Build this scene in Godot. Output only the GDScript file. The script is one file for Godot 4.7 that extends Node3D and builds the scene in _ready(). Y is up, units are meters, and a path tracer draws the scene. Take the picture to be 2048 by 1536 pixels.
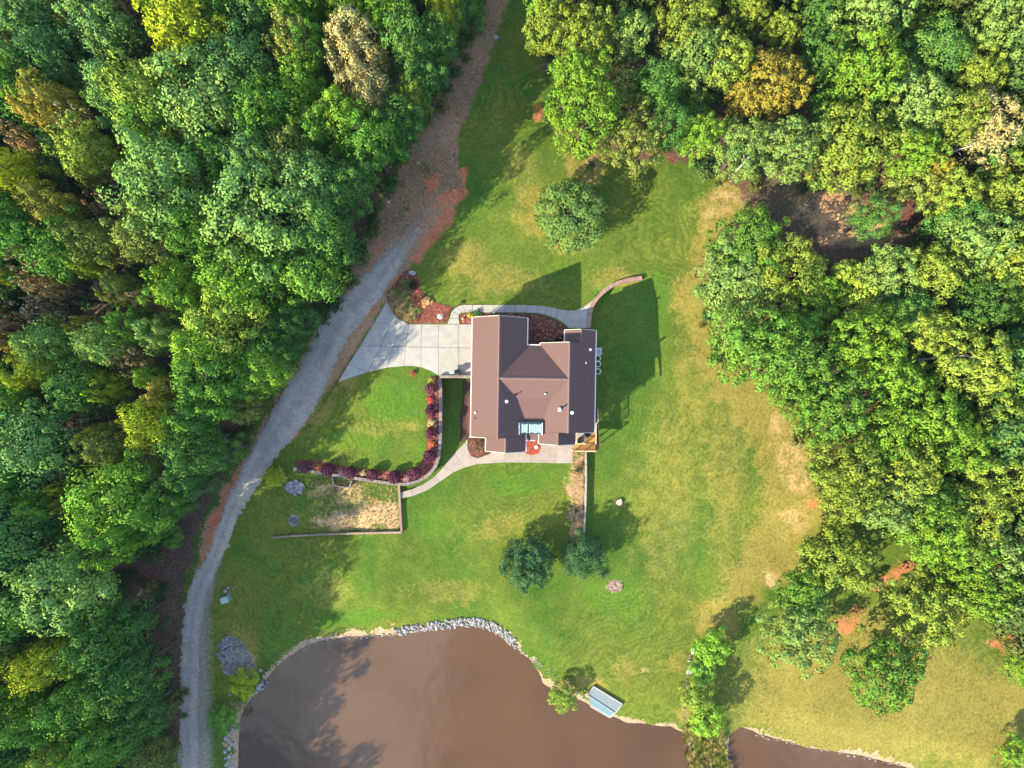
extends Node3D
# A house on a lawn between two woods, with a muddy pond, seen from a drone 92 m up.
# Survey marks (u, v) are read off the photograph at 65 mm of ground per unit on the level of the
# garage slab; site() turns a mark and a height into metres. North is up (-z), east is right (+x).

const HIGH := 92.0
const UNIT := 0.065
const TEX_W := 1500
const TEX_H := 1160
const AREA_X := 75.0
const AREA_Z := 58.0
const WATER := -5.2

var rng := RandomNumberGenerator.new()
var used := {}
var M := {}
var unit_box: BoxMesh
var grid_high := PackedFloat32Array()
var grid_low := PackedFloat32Array()
var zone_low := PackedVector2Array()
var zone_lawn := PackedVector2Array()
var zone_strip := PackedVector2Array()
var zone_bed := PackedVector2Array()
var zone_pond := PackedVector2Array()
var flats := []
var lawn_free := PackedByteArray()

# ------------------------------------------------------------------ helpers
func site(u: float, v: float, h: float) -> Vector3:
	var k := UNIT * (HIGH - h) / HIGH
	return Vector3((u - 1024.0) * k, h, (v - 768.0) * k)

func flat2(u: float, v: float, h: float) -> Vector2:
	var p := site(u, v, h)
	return Vector2(p.x, p.z)

func marks(a: Array, h: float) -> PackedVector2Array:
	var out := PackedVector2Array()
	for i in range(0, a.size(), 2):
		out.append(flat2(a[i], a[i + 1], h))
	return out

func drop(u: float, v: float) -> Vector3:
	var h := -1.0
	for i in 4:
		var p := site(u, v, h)
		h = height_at(p.x, p.z)
	return site(u, v, h)

func numbered(called: String) -> String:
	var n: int = used.get(called, 0)
	used[called] = n + 1
	return called if n == 0 else "%s_%03d" % [called, n]

func tag(o: Node3D, label: String, category: String, group := "", kind := "") -> Node3D:
	o.set_meta("label", label)
	if category: o.set_meta("category", category)
	if group: o.set_meta("group", group)
	if kind: o.set_meta("kind", kind)
	return o

func thing(called: String, label: String, category: String, at := Vector3.ZERO, turn := 0.0, group := "") -> Node3D:
	var o := Node3D.new()
	o.name = numbered(called)
	add_child(o, true)
	o.position = at
	o.rotation.y = turn
	tag(o, label, category, group)
	return o

func part(called: String, mesh: Mesh, mat: Material, parent: Node3D, at := Vector3.ZERO) -> MeshInstance3D:
	var o := MeshInstance3D.new()
	o.name = numbered(called) if parent == self else called
	o.mesh = mesh
	o.material_override = mat
	parent.add_child(o, true)
	o.position = at
	return o

func structure(called: String, mesh: Mesh, mat: Material) -> MeshInstance3D:
	var o := part(called, mesh, mat, self)
	o.set_meta("kind", "structure")
	return o

func box(called: String, parent: Node3D, at: Vector3, size: Vector3, mat: Material, turn := 0.0) -> MeshInstance3D:
	var o := part(called, unit_box, mat, parent)
	o.transform = Transform3D(Basis(Vector3.UP, turn).scaled_local(size), at)
	return o

func beam(called: String, parent: Node3D, a: Vector3, b: Vector3, w: float, h: float, mat: Material) -> MeshInstance3D:
	var o := part(called, unit_box, mat, parent)
	var d := b - a
	var f := d.normalized()
	var side := f.cross(Vector3.UP)
	if side.length() < 0.01: side = Vector3.RIGHT
	side = side.normalized()
	var up := side.cross(f).normalized()
	o.transform = Transform3D(Basis(side * w, up * h, f * -d.length()), (a + b) * 0.5)
	return o

func tube(called: String, parent: Node3D, at: Vector3, r0: float, r1: float, h: float, mat: Material, sides := 12) -> MeshInstance3D:
	var c := CylinderMesh.new()
	c.bottom_radius = r0
	c.top_radius = r1
	c.height = h
	c.radial_segments = sides
	c.rings = 1
	return part(called, c, mat, parent, at + Vector3(0, h * 0.5, 0))

func lin(r: float, g: float, b: float) -> Color:
	return Color(r, g, b).linear_to_srgb()

func plain(r: float, g: float, b: float, rough := 0.8, tex: Texture2D = null, tile := 1.0) -> StandardMaterial3D:
	var m := StandardMaterial3D.new()
	m.albedo_color = lin(r * 0.82, g * 0.82, b * 0.82)
	m.roughness = rough
	m.metallic_specular = 0.3
	if tex:
		m.albedo_texture = tex
		m.uv1_triplanar = true
		m.uv1_world_triplanar = true
		m.uv1_scale = Vector3.ONE / tile
	return m

func leafy(r: float, g: float, b: float, glow := 0.6) -> StandardMaterial3D:
	var m := StandardMaterial3D.new()
	m.albedo_color = lin(r, g, b)
	m.vertex_color_use_as_albedo = true
	m.roughness = 0.7
	m.metallic_specular = 0.12
	m.cull_mode = BaseMaterial3D.CULL_DISABLED
	m.backlight = Color(glow, glow, glow * 0.5)
	return m

# a grey mottle that multiplies a base colour: lo..hi, fine grain over coarse clouds
func mottle(size: int, coarse: float, fine: float, lo: float, hi: float, sd: int) -> ImageTexture:
	var n := FastNoiseLite.new()
	n.seed = sd
	n.frequency = coarse
	n.fractal_octaves = 4
	var a := n.get_seamless_image(size, size).get_data()
	n.seed = sd + 7
	n.frequency = fine
	n.fractal_octaves = 2
	var b := n.get_seamless_image(size, size).get_data()
	var out := PackedByteArray()
	out.resize(size * size * 3)
	for i in size * size:
		var k := clampf(lo + (hi - lo) * (a[i] * 0.5 + b[i] * 0.5) / 255.0, 0.0, 1.0)
		var c := int(k * 255.0)
		out[i * 3] = c
		out[i * 3 + 1] = c
		out[i * 3 + 2] = c
	return ImageTexture.create_from_image(Image.create_from_data(size, size, false, Image.FORMAT_RGB8, out))

func solid(poly: PackedVector2Array, top: float, bottom: float) -> ArrayMesh:
	var st := SurfaceTool.new()
	st.begin(Mesh.PRIMITIVE_TRIANGLES)
	var p := poly.duplicate()
	if not Geometry2D.is_polygon_clockwise(p): p.reverse()
	var t := Geometry2D.triangulate_polygon(p)
	for i in range(0, t.size(), 3):
		for k in 3:
			st.add_vertex(Vector3(p[t[i + k]].x, top, p[t[i + k]].y))
	for i in p.size():
		var a := p[i]
		var b := p[(i + 1) % p.size()]
		for q in [Vector3(a.x, top, a.y), Vector3(a.x, bottom, a.y), Vector3(b.x, top, b.y), Vector3(b.x, top, b.y), Vector3(a.x, bottom, a.y), Vector3(b.x, bottom, b.y)]:
			st.add_vertex(q)
	return st.commit()

# a polygon draped over the ground as a thin raised sheet with a ragged grid inside
func drape(poly: PackedVector2Array, lift: float, step: float) -> ArrayMesh:
	var lo := poly[0]
	var hi := poly[0]
	for p in poly:
		lo = lo.min(p)
		hi = hi.max(p)
	var st := SurfaceTool.new()
	st.begin(Mesh.PRIMITIVE_TRIANGLES)
	var nx := int(ceil((hi.x - lo.x) / step))
	var nz := int(ceil((hi.y - lo.y) / step))
	for i in nx:
		for j in nz:
			var a := lo + Vector2(i, j) * step
			var cell := PackedVector2Array([a, a + Vector2(step, 0), a + Vector2(step, step), a + Vector2(0, step)])
			for piece in Geometry2D.intersect_polygons(cell, poly):
				var t := Geometry2D.triangulate_polygon(piece)
				for k in t.size():
					var q: Vector2 = piece[t[k]]
					st.add_vertex(Vector3(q.x, height_at(q.x, q.y) + lift, q.y))
	return st.commit()

func stone_mesh(sd: int, flatness: float) -> ArrayMesh:
	var s := SphereMesh.new()
	s.radius = 0.5
	s.height = 1.0
	s.radial_segments = 8
	s.rings = 4
	var a := s.surface_get_arrays(0)
	var v: PackedVector3Array = a[Mesh.ARRAY_VERTEX]
	var n := FastNoiseLite.new()
	n.seed = sd
	n.frequency = 0.9
	for i in v.size():
		var p := v[i]
		var k := 1.0 + 0.55 * n.get_noise_3dv(p * 2.0)
		v[i] = Vector3(p.x * k, p.y * k * flatness, p.z * k * (0.75 + 0.2 * sin(sd)))
	var b := []
	b.resize(Mesh.ARRAY_MAX)
	b[Mesh.ARRAY_VERTEX] = v
	b[Mesh.ARRAY_INDEX] = a[Mesh.ARRAY_INDEX]
	var m := ArrayMesh.new()
	m.add_surface_from_arrays(Mesh.PRIMITIVE_TRIANGLES, b)
	return m

func scatter(called: String, mesh: Mesh, mat: Material, where: Array[Transform3D], tints: PackedColorArray, label: String, parent: Node3D = self) -> MultiMeshInstance3D:
	var mm := MultiMesh.new()
	mm.transform_format = MultiMesh.TRANSFORM_3D
	mm.use_colors = true
	mm.mesh = mesh
	mm.instance_count = where.size()
	for i in where.size():
		mm.set_instance_transform(i, where[i])
		mm.set_instance_color(i, tints[i])
	var o := MultiMeshInstance3D.new()
	o.name = numbered(called) if parent == self else called
	o.multimesh = mm
	o.material_override = mat
	parent.add_child(o, true)
	o.set_meta("kind", "stuff")
	if label: o.set_meta("label", label)
	return o

# ------------------------------------------------------------------ terrain
func idw(p: Vector2, pts: Array) -> float:
	var w := 0.0
	var s := 0.0
	for q in pts:
		var d: float = (p - q[0]).length_squared() + 2.0
		var k := 1.0 / (d * d)
		w += k
		s += k * q[1]
	return s / w

func lattice(pts: Array) -> PackedFloat32Array:
	var g := PackedFloat32Array()
	for j in 64:
		for i in 82:
			g.append(idw(Vector2(i * 2.0 - 81.0, j * 2.0 - 63.0), pts))
	return g

func bil(g: PackedFloat32Array, x: float, z: float) -> float:
	var fx := clampf((x + 81.0) * 0.5, 0.0, 80.99)
	var fz := clampf((z + 63.0) * 0.5, 0.0, 62.99)
	var i := int(fx)
	var j := int(fz)
	fx -= i
	fz -= j
	var at := j * 82 + i
	return lerpf(lerpf(g[at], g[at + 1], fx), lerpf(g[at + 82], g[at + 83], fx), fz)

func edge_distance(p: Vector2, poly: PackedVector2Array) -> float:
	var best := 1e9
	var n := poly.size()
	for i in n:
		var q := Geometry2D.get_closest_point_to_segment(p, poly[i], poly[(i + 1) % n])
		best = minf(best, p.distance_squared_to(q))
	return sqrt(best)

func within(p: Vector2, poly: PackedVector2Array) -> bool:
	var odd := false
	var j := poly.size() - 1
	for i in poly.size():
		var a := poly[i]
		var b := poly[j]
		if (a.y > p.y) != (b.y > p.y) and p.x < (b.x - a.x) * (p.y - a.y) / (b.y - a.y) + a.x: odd = not odd
		j = i
	return odd

func height_at(x: float, z: float) -> float:
	var p := Vector2(x, z)
	if x > -24.0 and x < 12.0 and z > -14.0 and z < 14.0:
		for f in flats:
			if Geometry2D.is_point_in_polygon(p, f[0]):
				return f[1]
	if x > -36.0 and x < -8.0 and z > -4.0 and z < 14.0 and Geometry2D.is_point_in_polygon(p, zone_lawn):
		var u := 1024.0 + x / UNIT
		var v := 768.0 + z / UNIT
		return -(v - 735.0) / 205.0 * (1.0 + 0.5 * (870.0 - u) / 280.0) - 0.03
	var low := Geometry2D.is_point_in_polygon(p, zone_low)
	var h := bil(grid_low if low else grid_high, x, z)
	if low and x > 6.0 and x < 11.0 and z > 8.0 and z < 24.0 and Geometry2D.is_point_in_polygon(p, zone_strip):
		h += 0.15 + 0.4 * clampf((x - 7.6) / 2.2, 0.0, 1.0)
	if z > 24.0:
		var inside := within(p, zone_pond)
		var d := edge_distance(p, zone_pond)
		if inside: h = WATER - 0.08 - minf(d, 4.0) * 0.3
		elif d < 6.0: h = lerpf(WATER - 0.08, h, smoothstep(-0.6, 6.0, d))
	return h

func survey() -> void:
	var hi := []
	var lo := []
	# n = both fields, h = the upper ground only, l = the lower ground only
	for row in [
		"h 750 640 0", "h 900 560 .2", "h 1020 570 .1", "h 1100 570 0", "h 1180 600 -.1", "h 850 700 0", "h 930 690 0", "h 1240 540 -.1", "h 1285 545 -.4", "h 1000 100 1.4", "h 1000 300 1",
		"h 1140 430 .5", "h 1300 480 -.4", "n 1340 550 -.9", "n 1420 540 -1", "n 1600 560 -.9", "n 1900 580 -1", "h 1700 300 0", "h 1900 150 .4", "h 1420 400 -.3", "h 700 640 -.1", "h 640 760 -.6",
		"h 600 800 -.8", "n 500 950 -1.8", "n 440 1080 -2.7", "n 395 1200 -3.4", "n 377 1450 -4", "h 400 700 -.5", "h 200 400 0", "h 100 1000 -2", "h 200 1400 -3.8", "h 500 200 .8", "h 60 60 .5",
		"l 1200 650 -1.9", "l 1200 610 -1.7", "l 1240 580 -1.2", "l 1285 562 -.8", "l 1210 700 -2.2", "l 1300 620 -1.5", "l 1300 800 -2.4", "l 1210 900 -2.7", "l 1400 700 -2", "l 1500 900 -2.4",
		"l 1050 940 -2.5", "l 900 800 -2.2", "l 910 900 -2.3", "l 950 980 -2.7", "l 1100 1000 -3", "l 1050 1130 -3.8", "l 850 1100 -3.5", "l 900 1200 -4.4", "l 1200 1100 -3.4", "l 1200 1250 -4.3",
		"l 1350 1200 -4.1", "l 1500 1150 -3.4", "l 1700 1400 -3.8", "l 1950 1400 -3.2", "l 1500 1430 -4.4", "l 700 1000 -2.5", "l 620 960 -2.1", "l 780 1050 -2.7", "l 700 1090 -3.1", "l 600 1150 -3.4",
		"l 480 1250 -4", "l 1900 700 -1.5", "l 1700 900 -2", "l 1900 1050 -2.4", "l 650 1230 -4.4"]:
		var f: PackedStringArray = row.split(" ")
		var at := [flat2(float(f[1]), float(f[2]), float(f[3])), float(f[3])]
		if f[0] != "l": hi.append(at)
		if f[0] != "h": lo.append(at)
	grid_high = lattice(hi)
	grid_low = lattice(lo)
	zone_low = marks([1284, 556, 1260, 559, 1240, 564, 1222, 572, 1207, 583, 1195, 595, 1187, 607, 1181, 626, 1178, 656, 1060, 700, 944, 753, 879, 753, 881, 780, 881, 840, 880, 890, 877, 915,
		870, 935, 857, 950, 838, 962, 812, 968, 790, 968, 760, 964, 720, 958, 690, 953, 650, 948, 613, 941], -0.5)
	zone_low.append_array(marks([580, 948, 540, 985, 480, 1040, 455, 1090, 425, 1180, 405, 1260, 400, 1536, 400, 2400, 4000, 2400, 4000, 560, 1330, 545], -1.0))
	zone_lawn = marks([676, 764, 735, 746, 770, 737, 800, 733, 825, 733, 845, 736, 862, 743, 878, 753, 881, 780, 881, 840, 880, 890, 877, 915, 870, 935, 857, 950, 838, 962, 812, 968, 790, 968,
		760, 964, 720, 958, 690, 953, 650, 948, 613, 941, 578, 930, 600, 880, 640, 815], -0.5)
	zone_strip = marks([1142, 905, 1173, 905, 1172, 960, 1170, 1030, 1167, 1090, 1138, 1090, 1138, 930], -2.6)
	flats = [
		[marks([774, 600, 785, 620, 797, 633, 812, 642, 828, 647, 890, 647, 897, 636, 902, 620, 914, 611, 926, 608, 1060, 608, 1100, 612, 1150, 619, 1190, 597, 1180, 622, 1176, 656, 1060, 700, 960, 752, 878, 752, 862, 743, 845, 736, 825, 733, 800, 734, 770, 737, 735, 747, 674, 766], 0.0), -0.04],
		[marks([796, 985, 822, 978, 846, 968, 868, 953, 888, 932, 908, 906, 930, 883, 945, 860, 1150, 860, 1147, 928, 1060, 927, 1000, 927, 955, 930, 906, 947, 882, 964, 856, 982, 826, 994, 799, 999], -2.4), -2.44]]
	zone_pond = marks([478, 1600, 483, 1500, 485, 1440, 500, 1410, 520, 1385, 545, 1350, 580, 1318, 610, 1300, 640, 1290, 700, 1281, 760, 1277, 800, 1273, 850, 1269, 900, 1261, 945, 1257, 975, 1262,
		1000, 1276, 1030, 1300, 1055, 1322, 1072, 1345, 1080, 1368, 1095, 1380, 1115, 1386, 1140, 1400, 1170, 1410, 1195, 1426, 1225, 1440, 1255, 1450, 1300, 1456, 1340, 1460, 1362, 1472, 1372, 1500,
		1385, 1530, 1402, 1590, 1440, 1590, 1462, 1540, 1468, 1475, 1482, 1463, 1510, 1473, 1560, 1489, 1620, 1502, 1700, 1512, 1760, 1525, 1830, 1541, 1900, 1560, 2000, 1640, 1900, 1760, 400, 1760], WATER)

func half_mask() -> PackedByteArray:
	var m := PackedByteArray()
	m.resize(TEX_W / 2 * TEX_H / 2)
	return m

func fill(m: PackedByteArray, poly: PackedVector2Array, value := 255) -> PackedByteArray:
	var w := TEX_W / 2
	var h := TEX_H / 2
	var n := poly.size()
	for j in h:
		var z := (j + 0.5) / h * 2.0 * AREA_Z - AREA_Z
		var xs := []
		for i in n:
			var a := poly[i]
			var b := poly[(i + 1) % n]
			if (a.y > z) != (b.y > z):
				xs.append(a.x + (z - a.y) / (b.y - a.y) * (b.x - a.x))
		xs.sort()
		for k in range(0, xs.size() - 1, 2):
			var i0 := clampi(int((xs[k] + AREA_X) / (2.0 * AREA_X) * w), 0, w)
			var i1 := clampi(int((xs[k + 1] + AREA_X) / (2.0 * AREA_X) * w), 0, w)
			for i in range(i0, i1):
				m[j * w + i] = value
	return m

func blob(m: PackedByteArray, u: float, v: float, ru: float, rv: float, turn: float, value: float) -> PackedByteArray:
	var w := TEX_W / 2
	var h := TEX_H / 2
	var c := drop(u, v)
	var r := maxf(ru, rv) * UNIT
	var i0 := int((c.x - r + AREA_X) * 5.0)
	var j0 := int((c.z - r + AREA_Z) * 5.0)
	var n := int(r * 10.0) + 1
	var co := cos(deg_to_rad(turn))
	var si := sin(deg_to_rad(turn))
	for j in range(maxi(j0, 0), mini(j0 + n, h)):
		for i in range(maxi(i0, 0), mini(i0 + n, w)):
			var dx := (i / 5.0 - AREA_X - c.x) / UNIT
			var dz := (j / 5.0 - AREA_Z - c.z) / UNIT
			var q := Vector2((dx * co + dz * si) / ru, (-dx * si + dz * co) / rv).length()
			if q < 1.0:
				m[j * w + i] = maxi(m[j * w + i], int(value * 255.0 * smoothstep(1.0, 0.35, q)))
	return m

func soften(m: PackedByteArray, by: int) -> PackedByteArray:
	var im := Image.create_from_data(TEX_W / 2, TEX_H / 2, false, Image.FORMAT_L8, m)
	im.resize(TEX_W / 2 / by, TEX_H / 2 / by, Image.INTERPOLATE_BILINEAR)
	im.resize(TEX_W / 2 / by / 2, TEX_H / 2 / by / 2, Image.INTERPOLATE_BILINEAR)
	im.resize(TEX_W / 2, TEX_H / 2, Image.INTERPOLATE_CUBIC)
	return im.get_data()

func noise(sd: int, freq: float, oct: int) -> PackedByteArray:
	var n := FastNoiseLite.new()
	n.seed = sd
	n.frequency = freq
	n.fractal_octaves = oct
	return n.get_image(TEX_W, TEX_H).get_data()

func ground_texture() -> ImageTexture:
	# what lies where: leaf litter, brown dirt, red clay, dry grass, lush grass, pale garden soil, mud
	var litter := half_mask()
	litter = fill(litter, marks([-200, -200, 985, -60, 960, 30, 920, 90, 880, 140, 850, 200, 790, 330, 750, 430, 700, 530, 670, 585, 620, 640, 590, 700, 540, 790, 480, 880, 440, 950, 395, 1040, 365, 1120, 350, 1250, 345, 1620, -200, 1620], -0.5))
	litter = fill(litter, marks([1085, -200, 1080, 60, 1100, 160, 1120, 240, 1180, 310, 1260, 330, 1330, 310, 1400, 330, 1480, 380, 1500, 420, 1430, 470, 1420, 600, 1460, 720, 1580, 770, 1630, 850, 1660, 930, 1700, 1020, 1800, 1050, 1880, 1110, 1960, 1180, 2300, 1230, 2300, -200], -0.5))
	litter = soften(litter, 4)
	var dirt := half_mask()
	dirt = fill(dirt, marks([985, -80, 1040, -80, 1010, 40, 985, 120, 950, 210, 915, 290, 935, 370, 905, 440, 850, 500, 815, 555, 790, 610, 765, 600, 700, 690, 640, 790, 560, 880, 500, 950, 440, 1060, 395, 1170, 380, 1260, 350, 1260, 370, 1150, 400, 1050, 450, 960, 500, 880, 560, 780, 620, 690, 680, 600, 740, 480, 800, 340, 880, 190, 940, 90], -0.4))
	dirt = fill(dirt, marks([700, 590, 775, 598, 740, 668, 672, 770, 640, 800, 610, 850, 590, 850, 640, 760], -0.1))
	dirt = fill(dirt, marks([1150, 905, 1173, 905, 1172, 960, 1170, 1030, 1167, 1090, 1140, 1090, 1142, 950], -2.6), 200)
	dirt = soften(dirt, 2)
	var clay := half_mask()
	for b in ["905 385 50 26 -35 1", "860 358 36 22 -50 1", "888 440 22 46 35 1", "862 478 18 42 40 1", "840 505 14 34 35 .9", "925 340 16 22 0 .8", "800 560 20 30 30 .6", "700 640 8 60 38 .5", "835 520 14 30 35 .8", "760 500 14 40 35 .5", "780 430 20 50 30 .35", "1075 215 22 34 10 .6", "1115 255 18 22 0 .5", "433 1040 14 90 24 1", "415 1110 14 60 18 .9",
		"470 960 14 60 35 .7", "745 625 16 16 0 .6", "600 850 10 40 40 .7", "905 300 20 40 30 .3", "760 1010 34 18 0 .55", "745 1000 20 26 0 .5", "1700 430 120 46 15 .75", "1640 1010 50 30 0 .5", "1790 1150 90 26 -35 .6", "1700 1230 60 30 -45 .6", "2010 1280 50 40 0 .6", "948 587 10 8 0 .5"]:
		var f: PackedStringArray = b.split(" ")
		clay = blob(clay, float(f[0]), float(f[1]), float(f[2]), float(f[3]), float(f[4]), float(f[5]))
	clay = soften(clay, 1)
	var dry := half_mask()
	dry = fill(dry, marks([1500, 360, 1420, 380, 1385, 470, 1365, 600, 1385, 720, 1440, 800, 1510, 860, 1540, 930, 1535, 1030, 1490, 1130, 1440, 1240, 1560, 1170, 1620, 1080, 1690, 1000, 1650, 880, 1580, 780, 1470, 720, 1430, 600, 1415, 470], -1.5), 255)
	dry = soften(dry, 6)
	for b in ["1440 420 70 60 0 1", "1410 540 34 110 -8 1", "1420 640 30 70 0 .8", "1500 790 80 60 30 .9", "1570 900 80 110 -20 1", "1600 990 60 80 0 1", "1560 1110 70 60 20 .9", "1430 1240 70 60 -40 .8", "1170 320 60 60 0 .9", "1080 440 70 50 0 .6", "1140 490 60 30 0 .7", "1060 400 50 40 30 .5",
		"690 770 40 22 -25 .7", "640 830 20 40 40 .8", "830 850 20 16 0 .4", "760 850 120 30 0 .2", "1350 1330 30 40 0 .4", "1250 1340 30 40 0 .5", "1380 1420 40 50 0 .6", "1000 1050 80 40 -20 .35", "900 1180 120 30 0 .3", "1720 1400 380 230 0 .8", "1950 1440 260 160 0 .7", "1700 1270 120 60 -30 .8",
		"1450 950 60 260 0 .36", "1330 1000 90 260 0 .3", "1390 760 60 200 0 .3", "1230 560 60 30 0 .5", "1000 560 120 40 0 .4", "930 520 60 50 0 .5", "1040 330 60 60 0 .3", "660 1180 70 40 0 .4", "1180 1370 50 22 30 .8", "1130 1375 40 20 30 .6", "480 1290 50 50 0 .6", "470 1420 40 30 0 .5", "1560 1100 40 40 0 .7", "1690 430 140 60 10 1", "1640 480 60 40 0 .8", "1600 850 40 60 0 1", "1630 940 40 80 0 1"]:
		var f: PackedStringArray = b.split(" ")
		dry = blob(dry, float(f[0]), float(f[1]), float(f[2]), float(f[3]), float(f[4]), float(f[5]))
	var lush := half_mask()
	for b in ["790 800 90 60 0 .9", "860 910 60 40 0 .7", "700 880 100 40 0 .6", "1050 960 120 40 0 .8", "850 1050 60 40 0 .8", "1210 590 60 30 -30 1", "720 1235 130 22 -3 1", "900 1240 60 16 0 .8", "1230 1190 110 70 0 .6", "1150 530 80 40 0 .5", "1300 560 50 40 0 .5", "1560 1470 120 20 10 .8", "560 1270 40 40 0 .5", "1290 640 60 140 0 .4", "1300 900 40 120 0 .5", "660 1170 90 60 0 .6"]:
		var f: PackedStringArray = b.split(" ")
		lush = blob(lush, float(f[0]), float(f[1]), float(f[2]), float(f[3]), float(f[4]), float(f[5]))
	var soil := half_mask()
	for g in ["745 1030 40 20 0 .4"]:
		var f: PackedStringArray = g.split(" ")
		clay = blob(clay, float(f[0]), float(f[1]), float(f[2]), float(f[3]), float(f[4]), float(f[5]))
	soil = fill(soil, marks([690, 1015, 765, 1000, 796, 1005, 801, 1062, 690, 1064, 630, 1056, 622, 1040], -2.6))
	soil = fill(soil, marks([622, 970, 700, 972, 740, 978, 740, 990, 640, 988], -2.4), 200)
	for b in ["700 985 70 14 0 .7", "640 985 40 14 0 .6", "770 1040 34 26 0 1", "700 1040 90 16 0 .5", "1540 1150 30 20 -40 .8", "1590 930 46 110 -15 .38", "1555 840 46 50 20 .32", "1425 420 44 40 0 .3", "1405 560 20 70 -5 .3", "1590 1040 40 50 0 .35", "1690 440 140 60 15 .85", "1460 395 60 24 10 .4", "1180 330 30 30 0 .5", "1290 1345 12 10 0 .8"]:
		var f: PackedStringArray = b.split(" ")
		soil = blob(soil, float(f[0]), float(f[1]), float(f[2]), float(f[3]), float(f[4]), float(f[5]))
	soil = soften(soil, 3)
	var mud := half_mask()
	for g in Geometry2D.offset_polygon(zone_pond, 0.9):
		mud = fill(mud, g)
	for b in ["700 1270 70 16 -5 1", "650 1285 50 14 -15 1", "870 1262 60 14 0 .9", "1100 1370 40 22 40 1", "480 1330 50 60 0 .8", "470 1480 20 120 0 1"]:
		var f: PackedStringArray = b.split(" ")
		mud = blob(mud, float(f[0]), float(f[1]), float(f[2]), float(f[3]), float(f[4]), float(f[5]))
	mud = soften(mud, 1)
	var pale := half_mask()
	pale = fill(pale, marks([830, 450, 850, 460, 800, 540, 770, 590, 745, 600, 690, 680, 650, 770, 600, 850, 540, 900, 470, 1030, 440, 1090, 400, 1250, 402, 1620, 350, 1620, 360, 1250, 380, 1170, 450, 1000, 540, 850, 620, 700, 690, 610, 780, 500], -0.6), 170)
	pale = soften(pale, 3)
	var n1 := noise(3, 0.008, 4)
	var n2 := noise(11, 0.04, 3)
	var n3 := noise(23, 0.21, 2)
	var n4 := noise(31, 0.004, 2)
	lawn_free = half_mask()
	var srgb := PackedByteArray()
	srgb.resize(4097)
	for i in 4097:
		srgb[i] = int(Color(i / 4096.0, 0, 0).linear_to_srgb().r * 255.0 + 0.5)
	var out := PackedByteArray()
	out.resize(TEX_W * TEX_H * 3)
	var wh := TEX_W / 2
	var hh := TEX_H / 2
	var r2 := RandomNumberGenerator.new()
	r2.seed = 77
	for j in TEX_H:
		var z := j * 0.1 - AREA_Z
		for i in TEX_W:
			var at := j * TEX_W + i
			var x := i * 0.1 - AREA_X
			var a := (n1[at] - 128) / 128.0
			var b := (n2[at] - 128) / 128.0
			var c := (n3[at] - 128) / 128.0 + (r2.randf() - 0.5) * 0.5
			var d := (n4[at] - 128) / 128.0
			var mi := clampi(i / 2 + int(b * 5.0 + c * 2.0), 0, wh - 1)
			var mj := clampi(j / 2 + int(a * 6.0 - b * 4.0 + c * 2.0), 0, hh - 1)
			var m := mj * wh + mi
			# mown grass: passes run in rings round the house
			var ring := Vector2(x - 1.0, (z - 1.0) * 1.12).length() + a * 4.5 + d * 5.0
			var pass_ := (sin(ring * 4.6 + b * 1.5) * 0.6 + sin(ring * 11.0 + b * 4.0) * 0.4) * clampf(0.55 + 0.9 * d - 0.5 * a, 0.1, 1.0)
			var tone := 1.0 + 0.11 * pass_ + 0.30 * c + 0.10 * b
			var yellow := clampf(0.42 + 0.32 * a + 0.30 * d + 0.17 * pass_ + 0.12 * b, 0.0, 1.0)
			var r := lerpf(0.048, 0.128, yellow) * tone
			var g := lerpf(0.104, 0.146, yellow) * tone
			var bl := lerpf(0.014, 0.022, yellow) * tone
			var k := 0.0
			if lush[m]:
				k = lush[m] / 255.0 * 0.8
				r = lerpf(r, 0.060 * tone, k)
				g = lerpf(g, 0.142 * tone, k)
				bl = lerpf(bl, 0.014, k)
			if dry[m]:
				k = clampf(dry[m] / 255.0 * 1.2 + (b + c * 0.8) * 0.17 + pass_ * 0.07 - 0.03, 0.0, 0.75)
				r = lerpf(r, 0.225 * tone, k)
				g = lerpf(g, 0.180 * tone, k)
				bl = lerpf(bl, 0.045 * tone, k)
			if litter[m]:
				k = smoothstep(0.35, 0.75, litter[m] / 255.0 + b * 0.2)
				r = lerpf(r, 0.105 * (1.0 + 0.5 * c + 0.4 * b), k)
				g = lerpf(g, 0.070 * (1.0 + 0.5 * c + 0.3 * a), k)
				bl = lerpf(bl, 0.045 * (1.0 + 0.5 * c), k)
			if dirt[m]:
				k = smoothstep(0.30, 0.85, dirt[m] / 255.0 + b * 0.45 + a * 0.2 + c * 0.15)
				r = lerpf(r, 0.27 * (1.0 + 0.35 * c + 0.3 * a), k)
				g = lerpf(g, 0.160 * (1.0 + 0.35 * c + 0.3 * a), k)
				bl = lerpf(bl, 0.092 * (1.0 + 0.35 * c + 0.3 * a), k)
			if pale[m]:
				k = smoothstep(0.15, 0.6, pale[m] / 255.0 + b * 0.25 + c * 0.15) * 0.75
				r = lerpf(r, 0.27 * (1.0 + 0.3 * c), k)
				g = lerpf(g, 0.24 * (1.0 + 0.3 * c), k)
				bl = lerpf(bl, 0.20 * (1.0 + 0.3 * c), k)
			if clay[m]:
				k = smoothstep(0.25, 0.75, clay[m] / 255.0 + b * 0.3 + c * 0.15) * 0.9
				r = lerpf(r, 0.40 * (1.0 + 0.3 * c + 0.2 * b), k)
				g = lerpf(g, 0.135 * (1.0 + 0.3 * c + 0.3 * b), k)
				bl = lerpf(bl, 0.068 * (1.0 + 0.3 * c + 0.3 * b), k)
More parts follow.
